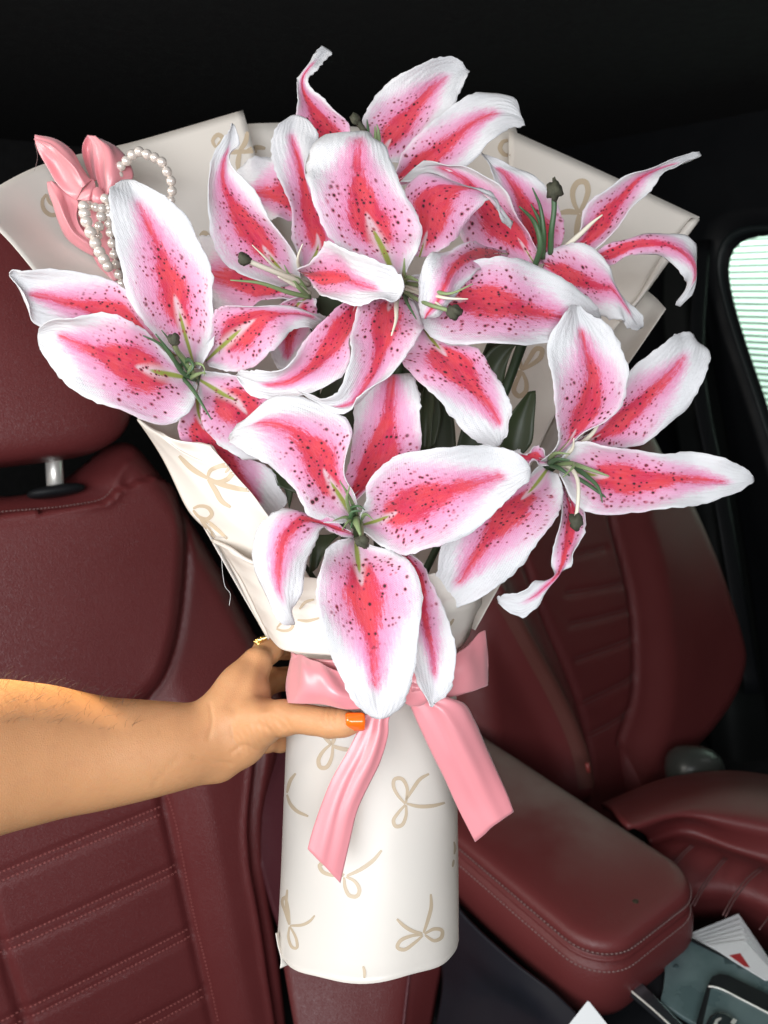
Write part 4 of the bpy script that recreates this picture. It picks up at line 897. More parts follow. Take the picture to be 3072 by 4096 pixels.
leaf('dark leaf under the right petal of the central lily', 'Zg', [[(230,470,.485),(300,440,.488),(380,400,.485)],[(260,330,.48),(330,340,.484),(400,300,.48)],[(330,230,.478),(400,240,.48),(440,215,.478)],[(430,200,.478),(460,205,.478),(500,195,.478)]])
leaf('dark leaf low on the left side behind the leftmost lily', 'Ze', [[(1560,1160,.475),(1575,1180,.477),(1600,1300,.475)],[(1500,1000,.478),(1560,1060,.48),(1620,1160,.478)],[(1480,900,.48),(1520,940,.48),(1560,960,.48)]])
leaf('dark leaf in the gap left of the broad green leaf', 'Zg', [[(-60,720,.49),(0,720,.492),(50,700,.49)],[(-50,560,.49),(20,560,.492),(80,560,.49)],[(-20,440,.49),(30,440,.49),(70,430,.49)]])
leaf('dark leaf folded behind the hanging curled petal at lower left', 'Zf', [[(430,760,.45),(460,740,.452),(480,700,.45)],[(440,640,.45),(480,630,.452),(540,600,.45)],[(470,560,.455),(520,560,.455),(600,545,.455)]])

DARK_FILL = ['dark deep leaf directly right of the lowest lily\'s upward petal', 'added dark filler leaf behind the narrow standing leaf', 'dark deep leaf half hidden by the central lily\'s lower right petal',
        'dark deep leaf in the gap under the central lily\'s curled lower petal', 'dark deep leaf in the small gap left of the central lily\'s stamens', 'added dark filler leaf above the paper lip at lower left']  # dark leaves added to shade the gaps between the lilies
for k, (fr, rows) in enumerate([
  ('Zd', [[(1080,1290,.492),(1170,1290,.494),(1250,1290,.492)],[(1060,1000,.494),(1140,980,.497),(1225,980,.494)],[(1070,760,.497),(1130,740,.50),(1190,740,.497)],[(1110,640,.50),(1130,630,.50),(1150,640,.50)]]),
  ('Zd', [[(1240,1300,.498),(1340,1300,.50),(1420,1300,.498)],[(1230,1080,.50),(1320,1060,.503),(1400,1060,.50)],[(1210,860,.503),(1270,840,.505),(1330,840,.503)],[(1230,760,.505),(1245,755,.505),(1260,760,.505)]]),
  ('Zd', [[(1400,1300,.505),(1480,1300,.507),(1540,1300,.505)],[(1480,1000,.505),(1560,980,.507),(1620,960,.505)],[(1540,780,.505),(1610,760,.507),(1670,740,.505)],[(1600,620,.505),(1640,610,.505),(1670,620,.505)]]),
  ('Zd', [[(640,1130,.475),(720,1160,.477),(860,1180,.475)],[(640,1020,.478),(740,1020,.48),(870,1020,.478)],[(680,900,.48),(760,900,.482),(860,900,.48)],[(740,800,.482),(770,790,.482),(800,800,.482)]]),
  ('Zd', [[(640,560,.478),(700,560,.48),(790,560,.478)],[(640,440,.48),(710,440,.482),(800,440,.48)],[(670,370,.482),(720,360,.482),(780,370,.482)]]),
  ('Zd', [[(560,1500,.47),(500,1470,.472),(430,1440,.47)],[(520,1360,.474),(440,1340,.476),(390,1320,.474)],[(470,1240,.478),(400,1230,.478),(360,1230,.478)]])]):
    leaf(DARK_FILL[k], fr, rows)

# ------------------------------------------------------------------ wrapping paper
wrap = thing('bouquet_wrap', 'cream wrapping paper printed with tan bows, flaring up around the lilies', 'wrapping paper', P('D', 795, 2050, .465))
PAPER = []
def paper(nm, *a, **k): o = sheet(nm, *a, m_paper, wrap, **k); PAPER.append(o); return o
CB = P('D', 795, 2038, .466); AX = UP * math.cos(math.radians(8)) + FWD * math.sin(math.radians(8))
SX_ = RIGHT; FR_ = np.cross(SX_, AX)                 # FR_ points to the viewer's side or away; fixed below
if np.dot(FR_, FWD) > 0: FR_ = -FR_
rings = []
LEN = 0.190
for t in [0, 0.02] + list(np.linspace(.05, 1, 26)):
    w_ = 0.0545 * (1 - 0.045 * t) * (1.0 if t > 0 else .985)
    c = CB + AX * LEN * t + RIGHT * (0.0035 * t)
    n = 88; rg = []
    for k in range(n):
        a = 2 * math.pi * k / n
        dent = 1 - 0.012 * math.sin(3*a + 4*t) * t - .010 * math.exp(-((a - 4.2) / .25)**2) * t
        up_ = max(0.0, (t - .62) / .38)**2; dent *= 1 + .010 * up_ * math.sin(17*a + 2*math.sin(3*a)) + .0035 * math.sin(4*a - 6*t) * math.sin(7*t + a)
        lo = max(0.0, 1 - t / .12)
        dent *= 1 + .006 * math.sin(5*a + 9*t) * (1 - t) + .004 * math.sin(11*a - 7*t) * lo - .03 * math.exp(-((a - 3.35) / .09)**2) * lo
        ov = .0011 * (1 / (1 + math.exp(-(a - 5.9) * 60)) if a > 5 else 0)      # the overlapped edge of the sheet
        rg.append(c + (w_ * dent + ov) * (RIGHT * math.cos(a) * 1.0 + FR_ * math.sin(a) * .92) + AX * lo * (.0011 * math.sin(2*a + .6) + .0006 * math.sin(7*a)))
    rings.append(rg)
nn_ = len(rings[0]); v = [p for r in rings for p in r]; f = grid_faces(len(rings), nn_, True) + [tuple(range(nn_))]
paper_flap = sheet('paper_flap', 'Zi', [[(160,1562,.452),(150,1563,.449),(144,1566,.447)],[(172,1620,.451),(162,1625,.448),(155,1630,.446)],[(196,1700,.450),(185,1705,.4465),(172,1712,.445)],[(214,1738,.448),(196,1748,.446),(166,1762,.445)]], m_paper, wrap, 18, 8)
cyl = mesh_obj('paper_sleeve', v, f, m_paper, wrap); PAPER.append(cyl)
paper('back_sheet', 'S', [[(1075,2560,.485),(1150,2520,.51),(1260,2470,.54),(1450,2450,.56)],[(555,1676,.49),(680,1640,.52),(900,1530,.57),(1200,1500,.59)],[(133,1079,.50),(330,1030,.54),(700,930,.585),(1080,850,.60)],
  [(-25,905,.50),(230,860,.548),(650,750,.59),(1030,650,.605)],[(-170,842,.50),(135,671,.553),(560,560,.60),(972,440,.615)]], nr=40, nc=40)
paper('back_sheet', 'S', [[(1300,2500,.56),(1500,2500,.57),(1650,2500,.57),(1800,2500,.56)],[(960,1400,.61),(1250,1400,.62),(1600,1400,.62),(2100,1400,.60)],[(900,900,.628),(1190,900,.632),(1600,900,.638),(2150,900,.622)],
  [(885,500,.63),(1180,491,.634),(1600,518,.64),(2062,505,.627)]], nr=30, nc=30)
paper('back_sheet', 'S', [[(1650,2500,.55),(1800,2450,.53),(1880,2480,.50)],[(1750,1700,.585),(2000,1650,.57),(2230,1640,.545)],[(2040,1100,.60),(2270,1150,.592),(2545,1205,.555)],[(2037,800,.605),(2350,900,.596),(2690,1020,.562)],
  [(2034,516,.61),(2420,690,.602),(2799,868,.565)]], nr=34, nc=30)
sheet('paper_fold', 'S', [[(2440,1260,.552),(2465,1275,.550),(2490,1290,.552)],[(2515,1225,.5495),(2538,1218,.547),(2552,1216,.550)],[(2655,1010,.5565),(2680,1010,.554),(2700,1014,.556)],[(2762,872,.5595),(2785,872,.557),(2800,880,.559)]], m_paper, wrap, 20, 8)
paper('back_sheet', 'S', [[(1800,2500,.50),(1850,2500,.49),(1900,2520,.48)],[(2200,1700,.56),(2310,1660,.552),(2385,1650,.53)],[(2430,1330,.58),(2520,1370,.565),(2585,1350,.548)],[(2560,1140,.585),(2620,1188,.575),(2664,1235,.56)]], nr=24, nc=18)
paper('front_sheet', 'S', [[(1070,2560,.468),(1120,2500,.452),(1200,2450,.442),(1290,2400,.442)],[(855,2164,.476),(960,2160,.457),(1060,2150,.447),(1130,2140,.442)],[(749,2031,.479),(860,2010,.457),(960,1990,.447),(1015,1990,.443)],
  [(640,1840,.483),(740,1850,.460),(860,1870,.450),(930,1890,.447)],[(552,1690,.489),(640,1738,.464),(735,1800,.458),(845,1790,.448)],[(550,1676,.489),(640,1722,.470),(716,1768,.453),(846,1776,.451)]], nr=44, nc=40, crinkle=.0011, seed=4)
paper('front_sheet', 'S', [[(700,1770,.464),(740,1772,.466),(790,1768,.465),(850,1784,.452)],[(740,1900,.468),(780,1900,.467),(840,1880,.462),(905,1880,.454)],[(860,2150,.470),(900,2150,.466),(960,2150,.460),(1000,2150,.455)]], nr=24, nc=16)
paper('collar', 'S', [[(1070,2545,.452),(1130,2598,.430),(1260,2618,.414),(1480,2628,.405),(1700,2622,.412),(1838,2602,.432),(1885,2545,.46)],[(1030,2470,.455),(1100,2520,.432),(1240,2520,.414),(1480,2530,.403),(1710,2530,.410),(1865,2490,.434),(1912,2450,.465)],
  [(995,2385,.458),(1080,2425,.435),(1235,2440,.416),(1480,2450,.404),(1725,2440,.411),(1890,2400,.436),(1935,2360,.468)],[(915,2250,.466),(1010,2310,.440),(1200,2370,.421),(1480,2380,.410),(1735,2370,.417),(1905,2290,.440),(1955,2240,.472)],
  [(855,2165,.472),(950,2222,.443),(1190,2302,.424),(1480,2312,.414),(1740,2292,.420),(1900,2230,.442),(1966,2190,.475)]], nr=44, nc=60, crinkle=.0013, seed=9)
tube('collar_crease', [P('S', 852, 2163, .471), P('S', 920, 2196, .450), P('S', 1000, 2246, .4375), P('S', 1190, 2300, .4235)], [.0012, .0014, .0012, .0008], m_paper, wrap, 6, 20)

# bows printed on the paper, laid on its surface
dg = bpy.context.evaluated_depsgraph_get()
_bv = []
for o in PAPER:
    _bv.append(BVHTree.FromObject(o, dg))
def paper_hit(fr, x, y):
    r = ray(fr, x, y); L = np.linalg.norm(r); best = None
    for b in _bv:
        h = b.ray_cast(Vector(CAM), Vector(r / L))
        if h[0] is not None and (best is None or h[3] < best[3]): best = h
    return best
def bow_print(fr, strokes, wd):
    m = MB()
    for st in strokes:
        q = smooth_line([p[:2] for p in st], max(8, 5 * len(st)))
        n = len(q); T = np.gradient(q, axis=0); T /= np.linalg.norm(T, axis=1, keepdims=True) + 1e-9
        Nn = np.stack([-T[:, 1], T[:, 0]], 1)
        k = np.linspace(0, 1, n); wv = wd * (0.55 + 0.55 * np.sin(math.pi * k)**.7)
        vs = []
        for i in range(n):
            row = []
            for sgn in (-1, 0, 1):
                h = paper_hit(fr, *(q[i] + Nn[i] * wv[i] * sgn / 2))
                if h is None: row = None; break
                row.append(np.array(h[0]) + (CAM - np.array(h[0])) / np.linalg.norm(CAM - np.array(h[0])) * 0.00035)
            vs.append(row)
        run = []
        for row in vs + [None]:
            if row is not None and (not run or np.linalg.norm(row[1] - run[-1][1]) < .012): run.append(row)
            else:
                if len(run) > 1: m.add([p for r in run for p in r], grid_faces(len(run), 3))
                run = [row] if row is not None else []
    if not m.f: return
    v = np.array(m.v); m.f = face_cam(v, m.f)
    o = m.obj('bow_print', m_print, wrap); return o
bow_print('Zi', [[(858,850),(815,800),(793,750),(800,715),(838,712),(868,760),(862,850)],[(860,855),(820,900),(793,945),(806,975),(838,970),(862,920),(864,860)],[(862,830),(900,770),(940,715),(990,685)],[(866,850),(930,865),(1010,862),(1078,845)]], 19)
bow_print('Zi', [[(448,520),(405,560),(378,610),(388,648),(420,650),(450,600),(458,530)],[(452,528),(500,545),(575,555)],[(400,470),(430,500),(450,525)],[(470,465),(462,500),(452,525)]], 21)
bow_print('Zi', [[(535,1250),(610,1215),(680,1165),(728,1108)],[(515,1250),(450,1245),(400,1225),(385,1190),(410,1180),(470,1215),(520,1245)],[(520,1258),(525,1310),(550,1358),(590,1362),(605,1330),(580,1280),(532,1255)]], 20)
bow_print('Zi', [[(215,1518),(195,1450),(178,1390),(190,1365),(208,1420),(220,1515)],[(206,1325),(200,1400),(207,1480),(218,1520)],[(220,1525),(290,1520),(330,1500),(358,1468)],[(218,1530),(212,1590),(235,1645),(258,1648),(256,1600),(222,1530)]], 15)
bow_print('Zi', [[(960,1565),(985,1490),(1002,1420),(1000,1350)],[(952,1568),(900,1555),(850,1525),(812,1488)],[(955,1574),(890,1582),(830,1610),(815,1645),(850,1658),(910,1620),(955,1580)],[(965,1570),(1020,1543),(1062,1552),(1058,1590),(1020,1608),(968,1577)]], 19)
bow_print('Zi', [[(252,682),(222,725),(204,790)],[(204,800),(222,850),(258,890),(322,920)]], 18)
bow_print('Zi', [[(626,1748),(634,1785),(632,1815)]], 16)
bow_print('Zi', [[(1128,1060),(1134,1090),(1130,1130)],[(1120,1200),(1128,1160)]], 12)
bow_print('Ze', [[(990,1000),(1060,1070),(1148,1125)],[(1148,1118),(1160,1085),(1205,1060),(1262,1055),(1286,1080),(1262,1125),(1205,1145),(1150,1124)],[(1150,1130),(1230,1160),(1310,1180),(1390,1195)],[(1150,1130),(1190,1190),(1225,1250),(1275,1285)]], 26)
bow_print('Zm', [[(1165,655),(1200,640),(1255,650),(1278,690),(1250,718),(1200,705),(1165,665)],[(1205,712),(1260,740),(1320,790),(1370,838)],[(1205,712),(1240,760),(1300,830)]], 22)
bow_print('Zf', [[(265,1035),(290,1010),(330,1005),(345,1025),(330,1045),(290,1050),(262,1040)],[(370,995),(420,1000),(480,985)],[(380,940),(410,905),(455,890)]], 14)
bow_print('Zf', [[(1130,1040),(1155,1010),(1168,990)]], 14)
bow_print('Zf', [[(0,245),(20,215),(10,190)]], 14)
bow_print('Zf', [[(0,315),(50,325),(100,330)]], 14)
bow_print('Za', [[(300,610),(275,650),(285,710),(330,745),(372,735),(360,690),(320,660),(300,610)]], 26)
bow_print('Zb', [[(75,580),(60,550),(85,520),(110,540),(90,575),(140,600),(200,600),(270,600)],[(190,600),(180,650),(182,690)],[(185,600),(215,555),(225,505)],[(215,600),(270,580),(310,585)]], 22)
bow_print('Zb', [[(0,1000),(20,985),(35,1000),(40,1030)]], 22)
bow_print('Zb', [[(1465,545),(1435,555),(1422,585),(1440,612),(1470,620)]], 20)
bow_print('Zc', [[(590,640),(560,580),(555,510),(585,465),(625,465),(640,510),(625,570),(590,640)],[(480,640),(530,632),(590,640)],[(590,645),(580,710),(570,780)],[(600,640),(630,660)]], 30)
bow_print('Zg', [[(470,340),(500,290),(540,235),(565,240),(560,275),(520,310),(475,335)],[(470,345),(435,360),(425,370)],[(470,345),(440,400),(430,440),(455,465),(485,445),(490,400),(472,350)],[(440,255),(455,300),(470,340)]], 22)

# ------------------------------------------------------------------ satin ribbon round the neck
rib = thing('satin_ribbon', 'wide pink satin ribbon tied in a bow round the neck of the bouquet', 'ribbon', P('D', 905, 1490, .405))
def ribbon(nm, fr, rows, par, **k): return sheet(nm, fr, rows, m_satin, par, **k)
ribbon('waist_band', 'Zi', [[(225,10,.455),(330,45,.424),(600,60,.4075),(900,60,.4085),(1090,30,.424),(1150,0,.45)],[(228,120,.455),(330,150,.424),(600,165,.4065),(900,165,.4075),(1090,140,.423),(1158,110,.45)],[(228,225,.455),(330,262,.424),(600,280,.4075),(900,275,.4085),(1090,255,.424),(1162,225,.45)]], rib, nr=14, nc=40)
ribbon('left_loop', 'Zi', [[(235,20,.440),(300,28,.418),(390,75,.408),(470,110,.403),(600,150,.402),(760,170,.401),(890,190,.400)],[(218,90,.438),(290,100,.408),(400,150,.400),(510,190,.398),(640,210,.398),(780,215,.398),(895,215,.398)],
   [(200,190,.436),(280,210,.404),(420,235,.397),(530,250,.396),(650,265,.397),(790,250,.397),(905,232,.397)],[(205,280,.436),(240,297,.412),(420,307,.402),(560,325,.399),(690,318,.398),(810,285,.398),(910,245,.398)]], rib, nr=30, nc=60, fold=(.0017, 2.0, .8, 1.5))
ribbon('left_loop_inside', 'Zi', [[(226,30,.4395),(250,150,.430),(206,270,.4355)],[(240,20,.432),(270,140,.428),(230,292,.420)],[(300,60,.425),(330,160,.424),(330,295,.414)],[(470,150,.415),(470,190,.416),(480,260,.410)]], rib, nr=18, nc=14)
ribbon('right_loop', 'Zi', [[(905,190,.399),(960,130,.404),(1080,60,.414),(1200,-20,.424),(1270,-95,.432),(1300,-110,.436)],[(908,215,.398),(970,190,.400),(1090,130,.409),(1200,70,.418),(1280,10,.428),(1312,-40,.434)],
   [(910,235,.398),(980,235,.400),(1100,205,.408),(1210,165,.417),(1285,120,.427),(1316,90,.434)],[(912,250,.399),(980,265,.403),(1110,262,.411),(1210,235,.419),(1285,208,.428),(1316,196,.434)]], rib, nr=30, nc=50, fold=(.0012, 1.3, 2., 1.5))
ribbon('right_loop_inside', 'Zi', [[(1300,-108,.436),(1314,40,.434),(1315,196,.434)],[(1240,-60,.442),(1260,70,.440),(1265,215,.438)],[(1120,40,.436),(1130,130,.434),(1140,258,.430)]], rib, nr=14, nc=12)
ribbon('left_tail', 'Zi', [[(760,240,.404),(840,240,.402),(900,240,.402)],[(640,362,.4055),(705,366,.4035),(772,372,.4045)],[(600,440,.4055),(680,455,.4025),(764,470,.4045)],[(540,560,.405),(630,585,.4015),(722,615,.405)],[(450,720,.4045),(550,740,.401),(652,758,.405)],[(390,870,.404),(490,885,.4005),(592,892,.404)],
   [(345,1000,.403),(445,1045,.400),(552,1060,.4035)],[(318,1100,.402),(405,1190,.3995),(500,1290,.4025)]], rib, nr=46, nc=24, fold=(.0014, 1.1, 2.2, 1.8))
ribbon('right_tail', 'Zi', [[(880,215,.402),(930,225,.400),(990,225,.402)],[(880,285,.4035),(985,280,.400),(1100,262,.404)],[(905,350,.405),(1050,330,.399),(1188,298,.408)],[(935,420,.406),(1090,400,.400),(1240,382,.412)],[(1012,585,.409),(1160,555,.404),(1302,522,.416)],[(1080,720,.412),(1220,690,.408),(1362,660,.417)],
   [(1145,865,.414),(1280,835,.411),(1420,790,.417)],[(1245,1062,.414),(1350,975,.412),(1458,893,.417)]], rib, nr=46, nc=24, fold=(.0017, 1.1, .5, 1.8))
v, f = blob_mesh(P('Zi', 912, 205, .4005), .0085, .010, .005, rough=.05, seed=5, n=14, m=20, e=.85); k_ = mesh_obj('knot', v, f, m_satin, rib, attrs={'puv': np.zeros((len(v), 3))})
for i in range(4):
    tube('knot_crease', [P('Zi', 893 + 11*i, 160 + 6*i, .3985), P('Zi', 900 + 9*i, 205, .3960), P('Zi', 893 + 12*i, 245 - 4*i, .3985)], [.0012, .0017, .001], m_satin, k_, 6, 12)

# ------------------------------------------------------------------ little satin bow and pearls at the upper left
pb = thing('satin_bow', 'small pink satin bow standing at the upper left corner of the paper', 'bow', P('Za', 600, 600, .535))
def rb(nm, rows, fold=None): ribbon(nm, 'Zq', rows, pb, nr=40, nc=36, fold=fold)
rb('bow_loop', [[(154,188,.534),(150,176,.533),(148,164,.533),(150,150,.534)],[(168,228,.534),(188,206,.531),(214,186,.527),(238,167,.532)],[(204,290,.533),(238,268,.534),(268,236,.521),(312,217,.529)],
  [(246,362,.532),(272,324,.533),(322,292,.518),(352,286,.527)],[(290,406,.531),(308,374,.529),(350,340,.519),(385,334,.526)],[(332,434,.530),(344,400,.524),(370,366,.520),(402,342,.527)]], (.0006, 2.2, .4, 1.5))
rb('bow_loop_inside', [[(402,342,.5265),(368,372,.5235),(333,432,.5275)],[(412,370,.525),(388,402,.521),(346,432,.526)],[(402,434,.526),(382,434,.523),(352,433,.526)]])
rb('bow_loop', [[(376,152,.537),(400,154,.533),(420,160,.532),(440,170,.536)],[(398,196,.535),(430,200,.530),(465,196,.524),(505,203,.535)],[(404,258,.534),(434,262,.533),(478,256,.521),(548,252,.534)],[(412,318,.532),(436,322,.534),(476,318,.521),(577,326,.534)],
  [(425,370,.530),(444,372,.531),(476,372,.523),(545,370,.533)],[(436,408,.528),(448,410,.527),(466,408,.526),(490,402,.530)]], (.0006, 1.8, 1.5, 1.5))
rb('bow_loop_inside', [[(378,151,.5375),(386,154,.5375),(394,164,.5365)],[(360,188,.540),(380,194,.543),(400,204,.537)],[(357,232,.540),(380,240,.545),(404,260,.536)],[(374,292,.538),(392,300,.543),(410,312,.535)],[(396,346,.534),(406,348,.536),(420,344,.533)]])
rb('bow_tail', [[(203,354,.537),(214,350,.535),(226,350,.534),(238,354,.537)],[(209,396,.536),(235,388,.530),(266,392,.532),(304,398,.535)],[(228,452,.535),(258,440,.526),(290,452,.533),(336,436,.531)],[(250,522,.534),(282,506,.525),(304,512,.531),(330,500,.530)],
  [(286,596,.535),(316,570,.527),(334,572,.531),(352,556,.531)],[(340,641,.537),(364,616,.531),(376,608,.532),(390,592,.533)],[(404,677,.540),(408,664,.537),(410,656,.537),(412,642,.538)]], (.0005, 1.6, .4, 1.5))
rb('bow_tail', [[(236,353,.538),(262,362,.541),(300,398,.537)],[(262,376,.539),(292,392,.542),(330,432,.535)],[(296,410,.536),(318,424,.538),(342,440,.533)]])
rb('bow_tail', [[(330,476,.534),(380,470,.532),(425,460,.534)],[(356,580,.540),(410,575,.537),(470,570,.538)],[(410,690,.543),(450,680,.540),(500,670,.542)],[(466,790,.547),(496,782,.545),(530,772,.547)]], (.0006, 1.4, 2., 1))
v, f = blob_mesh(P('Zq', 424, 418, .5255), .0045, .0065, .0045, rough=.05, seed=6); mesh_obj('bow_knot', v, f, m_satin, pb, attrs={'puv': np.zeros((len(v), 3))})
prl = thing('pearl_string', 'looped string of cream pearls hanging from the small pink bow', 'pearls', P('Za', 640, 690, .525))
pv, pf = blob_mesh((0, 0, 0), 1, 1, 1, n=12, m=18)
p_me = None
PEARLS = [(770,485,30,.528),(782,430,31,.526),(820,395,32,.525),(858,355,33,.525),(902,335,33,.525),(953,353,33,.525),(1003,374,32,.526),(1050,403,32,.527),(1082,465,32,.528),(1109,525,32,.529),(1115,590,31,.530),(1105,650,30,.531),(750,530,28,.53),
  (545,690,38,.514),(548,735,39,.513),(560,788,39,.512),(587,858,40,.512),(618,928,39,.513),(645,985,38,.515),(673,1032,38,.517),(700,1078,36,.519),(582,685,30,.523),(620,695,30,.522),(658,703,30,.523),(655,755,32,.523),(642,820,32,.524),(636,880,28,.527),
  (682,640,32,.524),(704,700,30,.526),(703,748,30,.527),(705,802,30,.528),(715,860,31,.528),(727,930,32,.528),(739,1000,31,.529),(750,1066,31,.530),(770,1130,31,.531),(790,1190,31,.532),(812,1245,30,.533)]
for x, y, r, d in PEARLS:
    R_ = r * .61724 / FOC * d
    if p_me is None:
        o = mesh_obj('pearl', pv, pf, m_pearl, None); p_me = o.data
    else:
        o = bpy.data.objects.new('pearl', p_me); COL.objects.link(o)
    o.location = Vector(P('Za', x, y, d)); o.scale = (R_, R_, R_); attach(o, prl)
for a, b in ((0, 11), (13, 20), (21, 26), (27, 37)):
    seq = PEARLS[a:b+1]
    tube('pearl_thread', [P('Za', x, y, d) for x, y, r, d in seq], .0005, m_page, prl, 5, 40)

# ------------------------------------------------------------------ the arm and hand
def cap(a, b, ra, rb): return (np.asarray(a), np.asarray(b), ra, rb)
def pr(fr, x, y, d, rp): s = FR[fr][2]; return P(fr, x, y, d), rp * s / FOC * d
CH = []
def chain(fr, pts, k):
    q = [pr(fr, *p) for p in pts]
    for (a, ra), (b, rb) in zip(q[:-1], q[1:]): CH.append((a, b, ra, rb, k))
# forearm to wrist (x, y, depth, radius in frame pixels), slightly flattened by two strands
chain('Zh', [(-420, 600, .365, 340), (-200, 572, .385, 312), (0, 540, .400, 284), (200, 530, .412, 246), (415, 532, .422, 205), (600, 515, .430, 178), (740, 500, .436, 150), (850, 482, .441, 132)], .012)
chain('Zh', [(600, 552, .436, 138), (760, 548, .440, 110), (900, 585, .444, 62)], .006)
# palm and back of the hand
chain('Zh', [(850, 465, .441, 122), (950, 390, .446, 122), (1010, 310, .452, 114)], .007)
chain('Zh', [(900, 400, .448, 95), (1000, 255, .458, 88), (1065, 155, .466, 56)], .008)
chain('Zh', [(905, 565, .445, 82), (1000, 480, .444, 94), (1090, 408, .436, 84)], .008)      # thenar
chain('Zh', [(1080, 395, .434, 86), (1180, 385, .424, 62), (1250, 388, .416, 55)], .008)      # thumb, first bone
chain('Zh', [(1250, 388, .416, 55), (1300, 396, .412, 55), (1370, 406, .408, 58), (1430, 409, .405, 50), (1470, 408, .4045, 38)], .004)
# index finger, hidden behind the paper from its first joint on
chain('Zh', [(1060, 165, .468, 60), (1110, 105, .486, 52), (1180, 95, .515, 46)], .006)
chain('Zh', [(1180, 95, .515, 46), (1330, 110, .538, 44), (1480, 140, .540, 40), (1590, 170, .530, 34)], .003)
# middle, ring, little finger round the back
chain('Zh', [(1020, 300, .470, 75), (1120, 230, .505, 52), (1260, 215, .538, 48), (1440, 240, .545, 46), (1590, 270, .535, 38)], .004)
chain('Zh', [(1020, 380, .472, 75), (1110, 380, .508, 50), (1240, 350, .538, 46), (1420, 360, .545, 44), (1560, 380, .536, 36)], .004)
chain('Zh', [(1010, 470, .468, 70), (1100, 480, .480, 46), (1165, 482, .492, 42), (1280, 470, .535, 40), (1400, 470, .542, 32)], .004)
A0 = np.array([c[0] for c in CH]); B0 = np.array([c[1] for c in CH]); RA = np.array([c[2] for c in CH]); RB = np.array([c[3] for c in CH]); KK = np.array([c[4] for c in CH])
def sdf(p):
    d = None
    for a, b, ra, rb, k in CH:
        ab = b - a; t = np.clip(((p - a) @ ab) / (ab @ ab), 0, 1); q = a + t[:, None] * ab
        x = np.linalg.norm(p - q, axis=1) - (ra + (rb - ra) * t)
        if d is None: d = x
        else:
            h = np.maximum(k - np.abs(d - x), 0) / k
            d = np.minimum(d, x) - h*h*k*.25
    return d
def grad(p):
    e = 3e-4; g = np.stack([sdf(p + np.eye(3)[i]*e) - sdf(p - np.eye(3)[i]*e) for i in range(3)], 1)
    return g / (np.linalg.norm(g, axis=1, keepdims=True) + 1e-12)
mb = MB()
for a, b, ra, rb, k in CH:
    n = 7; q = [a + (b - a) * i / n for i in range(n + 1)]
    for i in range(n + 1):
        rr = ra + (rb - ra) * i / n; v, f = blob_mesh(q[i], rr, rr, rr, n=10, m=14); mb.add(v, f)
tmp = mb.obj('tmp', None)
rm = tmp.modifiers.new('r', 'REMESH'); rm.mode = 'VOXEL'; rm.voxel_size = 0.0012
me = bpy.data.meshes.new_from_object(tmp.evaluated_get(bpy.context.evaluated_depsgraph_get()))
bpy.data.objects.remove(tmp)
nv = len(me.vertices); co = np.empty(nv * 3); me.vertices.foreach_get('co', co); co = co.reshape(-1, 3)
for _ in range(5): co = co - grad(co) * np.clip(sdf(co), -.006, .006)[:, None]
ed = np.empty(len(me.edges) * 2, int); me.edges.foreach_get('vertices', ed); ed = ed.reshape(-1, 2)
deg = np.bincount(ed.ravel(), minlength=nv)[:, None]
px_ = ((co - CAM) @ RIGHT) / ((co - CAM) @ FWD) * FOC + 1536
wt = (np.clip((1030 - px_ / .96444) / 160, 0, 1) * .9 + .08)[:, None]
for _ in range(60):
    acc = np.zeros_like(co)
    for c_ in range(3):
        acc[:, c_] = np.bincount(ed[:, 0], co[ed[:, 1], c_], nv) + np.bincount(ed[:, 1], co[ed[:, 0], c_], nv)
    co = co + (acc / deg - co) * wt * .6
G = grad(co)
def crease(fr, pts, dep, w, amp):
    """a soft furrow along a line of the skin"""
    global co
    q = smooth_line([P(fr, *p, dep) for p in pts], 40); dd = np.full(nv, 1.0)
    vis = (G @ (CAM - np.array(P(fr, *pts[0], dep)))) > 0
    c = ((co - CAM) @ np.stack([RIGHT, UP, FWD], 1)); pc = c[:, :2] / c[:, 2:3] * dep
    qc = ((q - CAM) @ np.stack([RIGHT, UP, FWD], 1)); qc = qc[:, :2] / qc[:, 2:3] * dep
    for z in qc: dd = np.minimum(dd, np.hypot(*(pc - z).T))
    co = co - G * (amp * np.exp(-(dd / w)**2) * vis)[:, None]
for pts in ([(1180, 425), (1150, 400), (1105, 380)], [(1205, 425), (1185, 395), (1150, 360)], [(1150, 470), (1110, 430), (1060, 410)], [(1060, 520), (1010, 500), (960, 530)], [(1010, 520), (970, 470), (960, 420)],
            [(1350, 345), (1342, 380), (1350, 410)], [(1372, 345), (1366, 385), (1376, 420)], [(1395, 350), (1390, 385), (1398, 415)], [(800, 545), (880, 565), (960, 575)], [(870, 330), (880, 400), (865, 470)]):
    crease('Zh', pts, .43, .0011, .0006)
for k in range(9): crease('Zh', [(1000 + 22*k, 545 - 14*k), (985 + 20*k, 505 - 14*k), (960 + 22*k, 470 - 15*k)], .43, .0009, .0005)
for q in ([(740, 545), (690, 600), (640, 660)],): crease('Zh', q, .43, .0018, .00022)
for q in ([(1040, 150), (1000, 250), (960, 330)], [(1110, 170), (1090, 260), (1100, 330)]): crease('Zh', q, .455, .0045, .0012)
me.vertices.foreach_set('co', co.ravel()); me.polygons.foreach_set('use_smooth', [True] * len(me.polygons)); me.update()
SK = Mat('skin'); cs = SK.coord(); n1 = SK.noise(cs, 14, 3); n2 = SK.noise(cs, 160, 4, .6); n3 = SK.noise(cs, 900, 2)
e1, _ = SK.voro(cs, 900, 'DISTANCE_TO_EDGE')
sk = SK.mix(n1.step(.1, .9), (.50, .240, .108), (.575, .297, .142)); sk = SK.mix(n2.step(.45, .8) * .2, sk, (.40, .165, .08))
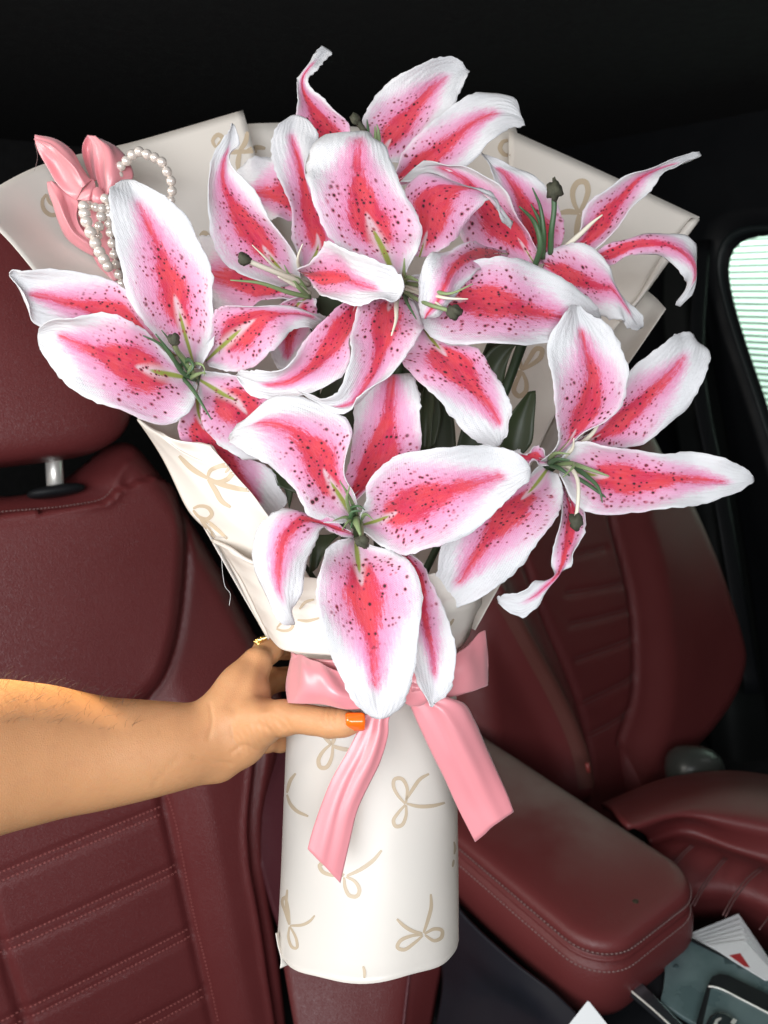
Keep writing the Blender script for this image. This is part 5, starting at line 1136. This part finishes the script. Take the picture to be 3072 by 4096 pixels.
SK.set(Base_Color=sk, Roughness=n2.step(.3, .7, .42, .58), Subsurface_Weight=.25, Subsurface_Scale=.004, Specular_IOR_Level=.35)
SK.b.inputs['Subsurface Radius'].default_value = (1.0, .35, .2)
SK.bump(e1.step(0, .3) * .4 + n2 * .9 + n3 * .3, .30, .0005)
me.name = 'person'; me.materials.clear(); me.materials.append(SK.m)
person = bpy.data.objects.new('person', me); COL.objects.link(person)
tag(person, 'bare tan forearm and hand with an orange thumbnail gripping the bouquet', 'person')
nail = sheet('nail', 'Zh', [[(1432,372,.4005),(1434,400,.3975),(1434,432,.4005)],[(1438,364,.4005),(1446,400,.3965),(1442,439,.4005)],[(1475,362,.4000),(1475,400,.3960),(1475,440,.4000)],[(1508,364,.3995),(1510,400,.3962),(1508,438,.3995)],[(1514,370,.3995),(1516,400,.397),(1514,432,.3995)]], m_nail, person, 16, 12, .0009)
# fine hair along the top of the forearm
rs = np.random.RandomState(3); hm = MB()
sel = np.where((G @ UP > .55) & (((co - CAM) @ RIGHT) / ((co - CAM) @ FWD) < (560*.9644 - 1536) / FOC))[0]
for i in rs.choice(sel, min(420, len(sel)), False):
    b = co[i]; g = G[i]; t = RIGHT * rs.uniform(-.2, 1) + UP * rs.uniform(-.1, .5) + g * rs.uniform(.4, 1.1) + FWD * rs.uniform(-.5, .5); t /= np.linalg.norm(t); l = rs.uniform(.004, .009)
    mid = b + t * l * .5; end = b + t * l + (RIGHT * rs.uniform(.2, 1) - g * .3) * l * .35
    v, f = tube_mesh([b, mid, end], [.00007, .00006, .00002], 3, False); hm.add(v, f)
o = hm.obj('arm_hair', simple('brown_hair', (.045, .022, .012), .5), person); o['kind'] = 'stuff'
# gold rings on the index finger
ring = thing('finger_ring', 'gold ring with small leaves on the finger by the paper edge', 'ring', P('Zh', 1090, 75, .482))
rc, rx_ = P('Zh', 1106, 104, .486), P('Zh', 1160, 96, .508) - P('Zh', 1070, 150, .470); rx_ /= np.linalg.norm(rx_)
ex = np.cross(rx_, UP); ex /= np.linalg.norm(ex); ey = np.cross(rx_, ex)
rr = 56 * .9644 / FOC * .486
cir = [rc + rr * (ex * math.cos(a) + ey * math.sin(a)) for a in np.linspace(0, 2*math.pi, 40)]
v, f = tube_mesh(cir, .0011, 7, False); mesh_obj('ring_band', v, f, m_gold, ring)
for x, y, s in ((1064, 70, 1.), (1078, 62, 1.2), (1094, 56, 1.1), (1104, 52, .9), (1072, 78, .8), (1066, 62, .7)):
    v, f = blob_mesh(P('Zh', x, y, .477), .0022*s, .0013*s, .001, rough=.1, seed=int(x), n=6, m=9); mesh_obj('ring_leaf', v, f, m_gold, ring)
# loose threads
tag(tube('thread', [P('Zm', 1335, 925, .468), P('Zm', 1345, 1060, .466), P('Zm', 1360, 1130, .465), P('Zm', 1388, 1165, .464), P('Zm', 1383, 1240, .464)], .0001, m_page, None, 4, 24), 'thin pale loose thread dangling from the left edge of the paper', 'thread')
tag(tube('thread', [P('Za', 225, 280, .53), P('Za', 243, 360, .53), P('Za', 232, 430, .53), P('Za', 222, 460, .53)], .0001, m_thread_gr, None, 4, 24), 'thin loose thread hanging from the tip of the small pink bow', 'thread')

# the sun shaft reaches the upper side of the forearm from above, over the near shoulder
spt = P('Zh', -60, 330, .375)
sp_loc = cam_pt(-0.58, .43, .585)
aim(spo, sp_loc, spt)
